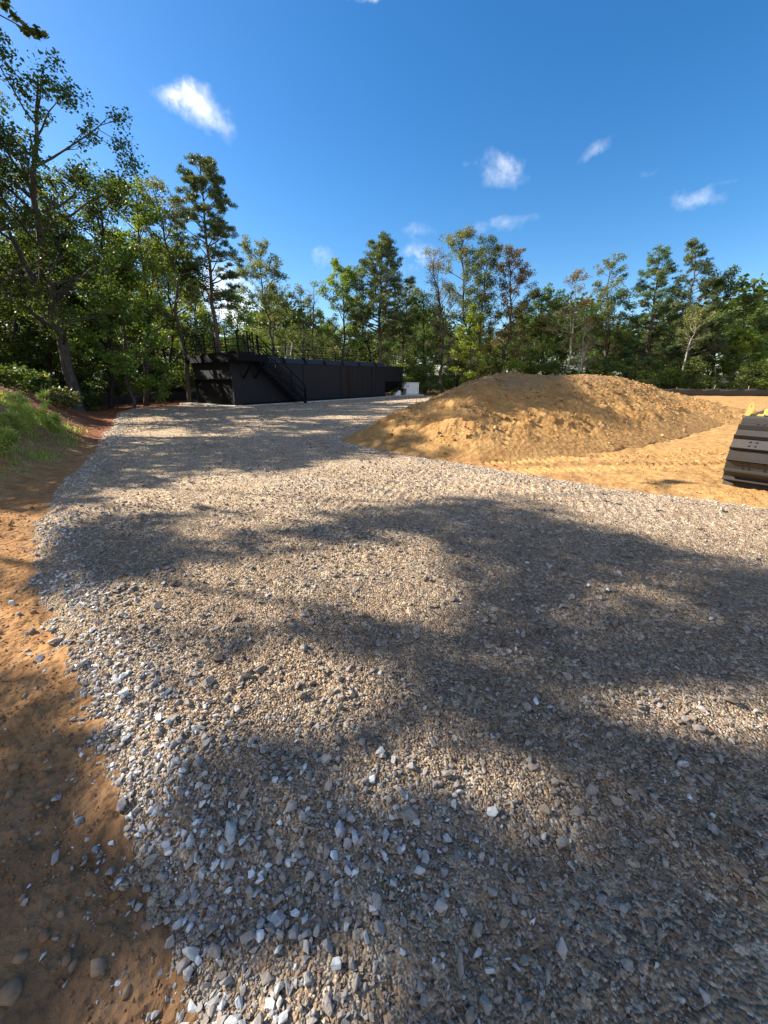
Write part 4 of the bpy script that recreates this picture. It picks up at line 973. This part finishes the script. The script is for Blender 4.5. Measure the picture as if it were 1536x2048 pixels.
def build_shade_trees():
    rs = np.random.RandomState(77)
    spots = [(-11.5, -1.5), (-14.5, 1.5), (-10.8, 2.6), (-17.5, 4.5), (-13.2, 6.0), (-20.5, 8.0), (-16.5, 9.5), (-22.5, 12.0), (-18.5, 13.5), (-12.6, -5.0), (-17.5, -3), (-19.5, 17.0)]
    n = 125000; X = rs.uniform(-9, 17, n); Y = rs.uniform(-4, 19, n)
    z, sd = mound_h(X, Y); Z = base_h(X, Y) + np.where(sd > 0, z, 0)
    px, py, dep = project(X, Y, Z); ok = dep > .3
    lit = np.where(ok & (py < 2300), lit_at(np.clip(px, 0, 1536), np.clip(py, 748, 2200)), .22)
    lit = sstep(lit, .20, .68)
    lit = np.clip(lit + (fbm(X, Y, 1.5, 3, 91) - .5) * .28 * np.clip(Y / 5, .35, 1) + (fbm(X, Y, 5.5, 2, 93) - .5) * .25, 0, 1)
    lit = np.where((Y > 10.5) & (sd < 0), 1.0, lit)
    lam = np.clip(-np.log(np.clip(lit, .02, 1)) * (lit < .8), 0, 3.4) / 3.4
    k = rs.rand(n) < lam; X, Y, Z = X[k], Y[k], Z[k]; n = len(X)
    # height along the sun ray: within the crowns' band, left of the drive and out of the picture
    tan = math.tan(SUN_EL); H = rs.uniform(3.5, 19, n); 
    for it in range(14):
        d = (H - Z) / tan; lx = X + SH.x * d; ly = Y + SH.y * d; qx, qy, dp = project(lx, ly, H)
        bad = (lx > -9.2 - .25 * np.abs(ly - 2)) | (lx < -25) | ((dp > .2) & (qx > -35) & (qx < 1580))
        H = np.where(bad, rs.uniform(3.5, 19.5, n), H)
    keep = ~bad; lx, ly, H = lx[keep], ly[keep], H[keep]; n = len(lx); print('shade leaves', n, 'lost', (~keep).sum())
    SPX = np.array(spots); dd = ((lx[:, None] - SPX[None, :, 0]) ** 2 + (ly[:, None] - SPX[None, :, 1]) ** 2); own = dd.argmin(1)
    L = .20; sun = np.array(SUN)
    for i, (sx, sy) in enumerate(spots):
        m = own == i; m_n = int(m.sum()); z0 = gz(sx, sy)
        t = empty('oak_tree', (sx, sy, z0 - .1)); g = TreeGeo(i); tr = rs.uniform(.16, .24)
        lean = rs.normal(size=2) * .5; hh = 9.5 - z0
        pts = np.array([[lean[0] * f + .2 * math.sin(f * 5 + i), lean[1] * f, hh * f] for f in np.linspace(0, 1, 10)]); g.tube(pts[:5], tr, tr * .3, 8); g.tube(pts[4:], tr * .3, .012, 6)
        P = np.stack([lx[m] - sx, ly[m] - sy, H[m] - z0 + .1], 1)
        if m_n > 40:
            for c in P[rs.choice(m_n, min(26, m_n), replace=False)]:
                f = np.clip((c[2] - .55 * np.hypot(c[0], c[1])) / hh, .12, .92); j = f * 9; a = int(j); p0 = pts[a] + (pts[min(a + 1, 9)] - pts[a]) * (j - a)
                if np.linalg.norm(c - p0) > 7: continue
                mid = (p0 + c) / 2 + [0, 0, .35]; g.tube(np.array([p0, mid, c]), .022, .006, 4)
        obj_from_arrays('trunk', np.concatenate(g.v), [np.concatenate(g.f)], M['bark'], t, smooth=True)
        if m_n:
            tt = rs.normal(size=(m_n, 3)); nn = sun[None] * 1.1 + rs.normal(size=(m_n, 3)) * .5; nn /= np.linalg.norm(nn, axis=1)[:, None]
            tt -= (tt * nn).sum(1)[:, None] * nn; tt /= np.linalg.norm(tt, axis=1)[:, None]; b = np.cross(tt, nn); l = L * rs.uniform(.7, 1.3, (m_n, 1)); 
            V = np.stack([P - tt * l * .5, P + b * l * .36, P + tt * l * .5, P - b * l * .36], 1).reshape(-1, 3)
            obj_from_arrays('crown', V, [np.arange(m_n * 4).reshape(-1, 4)], M['oak'], t, tint=np.clip(rs.normal(size=m_n) * .2 + .5, 0, 1))
        tag(t, "tall oak standing left of the view whose crown shades the gravel", "tree", "oaks left of the view shading the drive")
build_shade_trees()

# bough tips hanging in at the upper left corner
def build_overhang():
    rs = np.random.RandomState(5); t = empty('overhanging_bough', (-13.5, 7.5, .9)); g = TreeGeo(3); o = np.array([-13.5, 7.5, .9])
    def pw(px, py, Y): return np.array([xpix(px, py, Y), Y, hpix(py, Y)]) - o
    g.tube(np.array([[0, 0, 0], [.3, .3, 4], [1.2, .4, 7.5], pw(-330, -200, 8.5)]), .05, .02, 6)
    A = [pw(-330, -200, 8.5), pw(-120, -40, 8.6), pw(-10, 25, 8.7), pw(40, 52, 8.8), pw(80, 68, 8.9)]; g.tube(np.array(A), .018, .005, 5)
    for px, py in ((-60, -5), (5, 8), (-20, 12), (28, 30), (72, 62), (82, 66), (50, 55), (-90, -20), (10, 0)): g.cluster(pw(px, py + 2, 8.8), .085 if px < 50 else .10, .0)
    obj_from_arrays('branch', np.concatenate(g.v), [np.concatenate(g.f)], M['bark'], t, smooth=True)
    leaf_mesh('foliage', g.cl, g.cr, g.ct, M['oak'], t, rs, 20, .12, .55)
    tag(t, "leafy bough tip poking into the upper left corner", "branch")
build_overhang()

# ------------------------------------------------------------------ weeds and grass on the left bank
def blades(name, C, h, w, mat, rs, parent=None, lean=.35):
    n = len(C); a = rs.rand(n) * 6.283; d = np.stack([np.cos(a), np.sin(a), np.zeros(n)], 1); b = np.stack([-np.sin(a + 1.2), np.cos(a + 1.2), np.zeros(n)], 1)
    h = h * rs.uniform(.5, 1.3, (n, 1)); l = lean * h * rs.uniform(.2, 1.5, (n, 1)); w = w * rs.uniform(.7, 1.3, (n, 1)); up = np.array([[0, 0, 1.]])
    V = np.stack([C - b * w, C + b * w, C + b * w * .8 + d * l * .35 + up * h * .55, C - b * w * .8 + d * l * .35 + up * h * .55, C + d * l + up * h], 1).reshape(-1, 3)
    i = np.arange(n)[:, None] * 5; q = i + np.array([[0, 1, 2, 3]]); t = i + np.array([[3, 2, 4]])
    ti = np.repeat(np.clip(rs.beta(2.5, 2, n), 0, 1), 1); return obj_from_arrays(name, V, [q, t], mat, parent, tint=np.concatenate([ti, ti]))
def build_grass():
    rs = np.random.RandomState(14); n = 120000; x = rs.uniform(-17, -4.5, n); y = rs.uniform(4, 15.5, n); t = sdist(x, y, BPOLY); z = base_h(x, y) + rough_dirt(x, y)
    px, py, dp = project(x, y, z); dens = (.07 + .93 * sstep(fbm(x, y, 1.6, 4, 101), .48, .62)) * sstep(t, .1, .6) * (1 - sstep(y + .5 * t, 11.0, 12.6)) * sstep(y - .05 * t, 5.4, 7.0)
    dens = dens * (1 - .8 * sstep(t, 3.0, 5.0)); k = rs.rand(n) < dens; P = np.stack([x[k], y[k], z[k] - .01], 1)
    o = blades('bank_grass', P, .10, .006, M['grass'], rs); tag(o, "patchy bright green grass on the left bank", "grass", kind="stuff"); print('grass', len(P))
    n = 42000; x = rs.uniform(-14, -3.5, n); y = rs.uniform(2.5, 13, n); t = sdist(x, y, BPOLY); z = base_h(x, y) + rough_dirt(x, y)
    k = rs.rand(n) < sstep(fbm(x, y, 1.6, 3, 107), .42, .6) * sstep(t, .0, .5) * (1 - sstep(t, 2.6, 4)); P = np.stack([x[k], y[k], z[k]], 1)
    o = blades('straw_litter', P, .03, .004, M['straw'], rs, lean=3.2); tag(o, "dry straw stems lying on the lower bank", "straw", kind="stuff")
def weed(px, py, Y, hgt, wid, label, seed, mat='grass', dens=1.0, name='feathery_weed'):
    rs = np.random.RandomState(seed); X = xpix(px, py, Y); z = gz(X, Y); t = empty(name, (X, Y, z)); g = TreeGeo(seed)
    for s in range(rs.randint(2, 4)):
        sp = limb_path(rs, (rs.normal() * .03, rs.normal() * .03, 0), rs.rand() * 6.28, 1.35, hgt, 7, .1, .05); g.tube(sp, .008, .003, 4)
        for k in range(int(16 * dens)):
            f = rs.uniform(.2, 1); j = f * 5.99; a = int(j); p0 = sp[a] + (sp[a + 1] - sp[a]) * (j - a); L = wid * (1.15 - f * .8) * rs.uniform(.6, 1.1)
            bp = limb_path(rs, p0, rs.rand() * 6.28, .55, L, 5, .35, .08); g.tube(bp, .004, .0015, 3)
            for q in range(1, 5): g.cluster(bp[q], .05 + .03 * rs.rand(), .15)
    obj_from_arrays('stem', np.concatenate(g.v), [np.concatenate(g.f)], M['grass'], t, tint=np.full(sum(len(f) for f in g.f), .5))
    leaf_mesh('foliage', g.cl, g.cr, g.ct, M['fern'], t, rs, 22, .085, .15, 1, True); tag(t, label, "weed")
def bush(px, py, Y, hgt, rad, label, seed, kind='lime', mat=None, name='shrub'):
    X = xpix(px, py, Y); t = empty(name, (X, Y, gz(X, Y) - .05)); gen_tree(kind, hgt, rad, seed, parent=t, lo=.05, dens=.3, trunk_r=.02, mat=mat); tag(t, label, "shrub")
build_grass()
weed(55, 835, 8.2, .95, .42, "tall bright feathery weed on the left bank crest", 301, dens=.9)
weed(98, 830, 9.0, .55, .28, "smaller feathery weed right of the tall one", 302)
weed(22, 850, 7.6, .5, .26, "short feathery weed left of the tall one", 303)
weed(4, 905, 6.6, .45, .22, "dense green weed tuft at the left frame edge", 304, dens=1.0)
bush(112, 765, 14.5, .40, .24, "leafy olive bush behind the feathery weeds", 311, 'olive', 'olive')
bush(14, 765, 13.5, .35, .3, "low dark green bush at the left edge behind the bank", 312, 'oak', 'oak')
bush(75, 765, 15.5, .5, .35, "dark leafy bush under the tall oak", 313, 'dark', 'oak')
bush(160, 790, 20.0, .5, .4, "low shaded bush at the bank's top near the silt fence", 314, 'oak', 'oak')
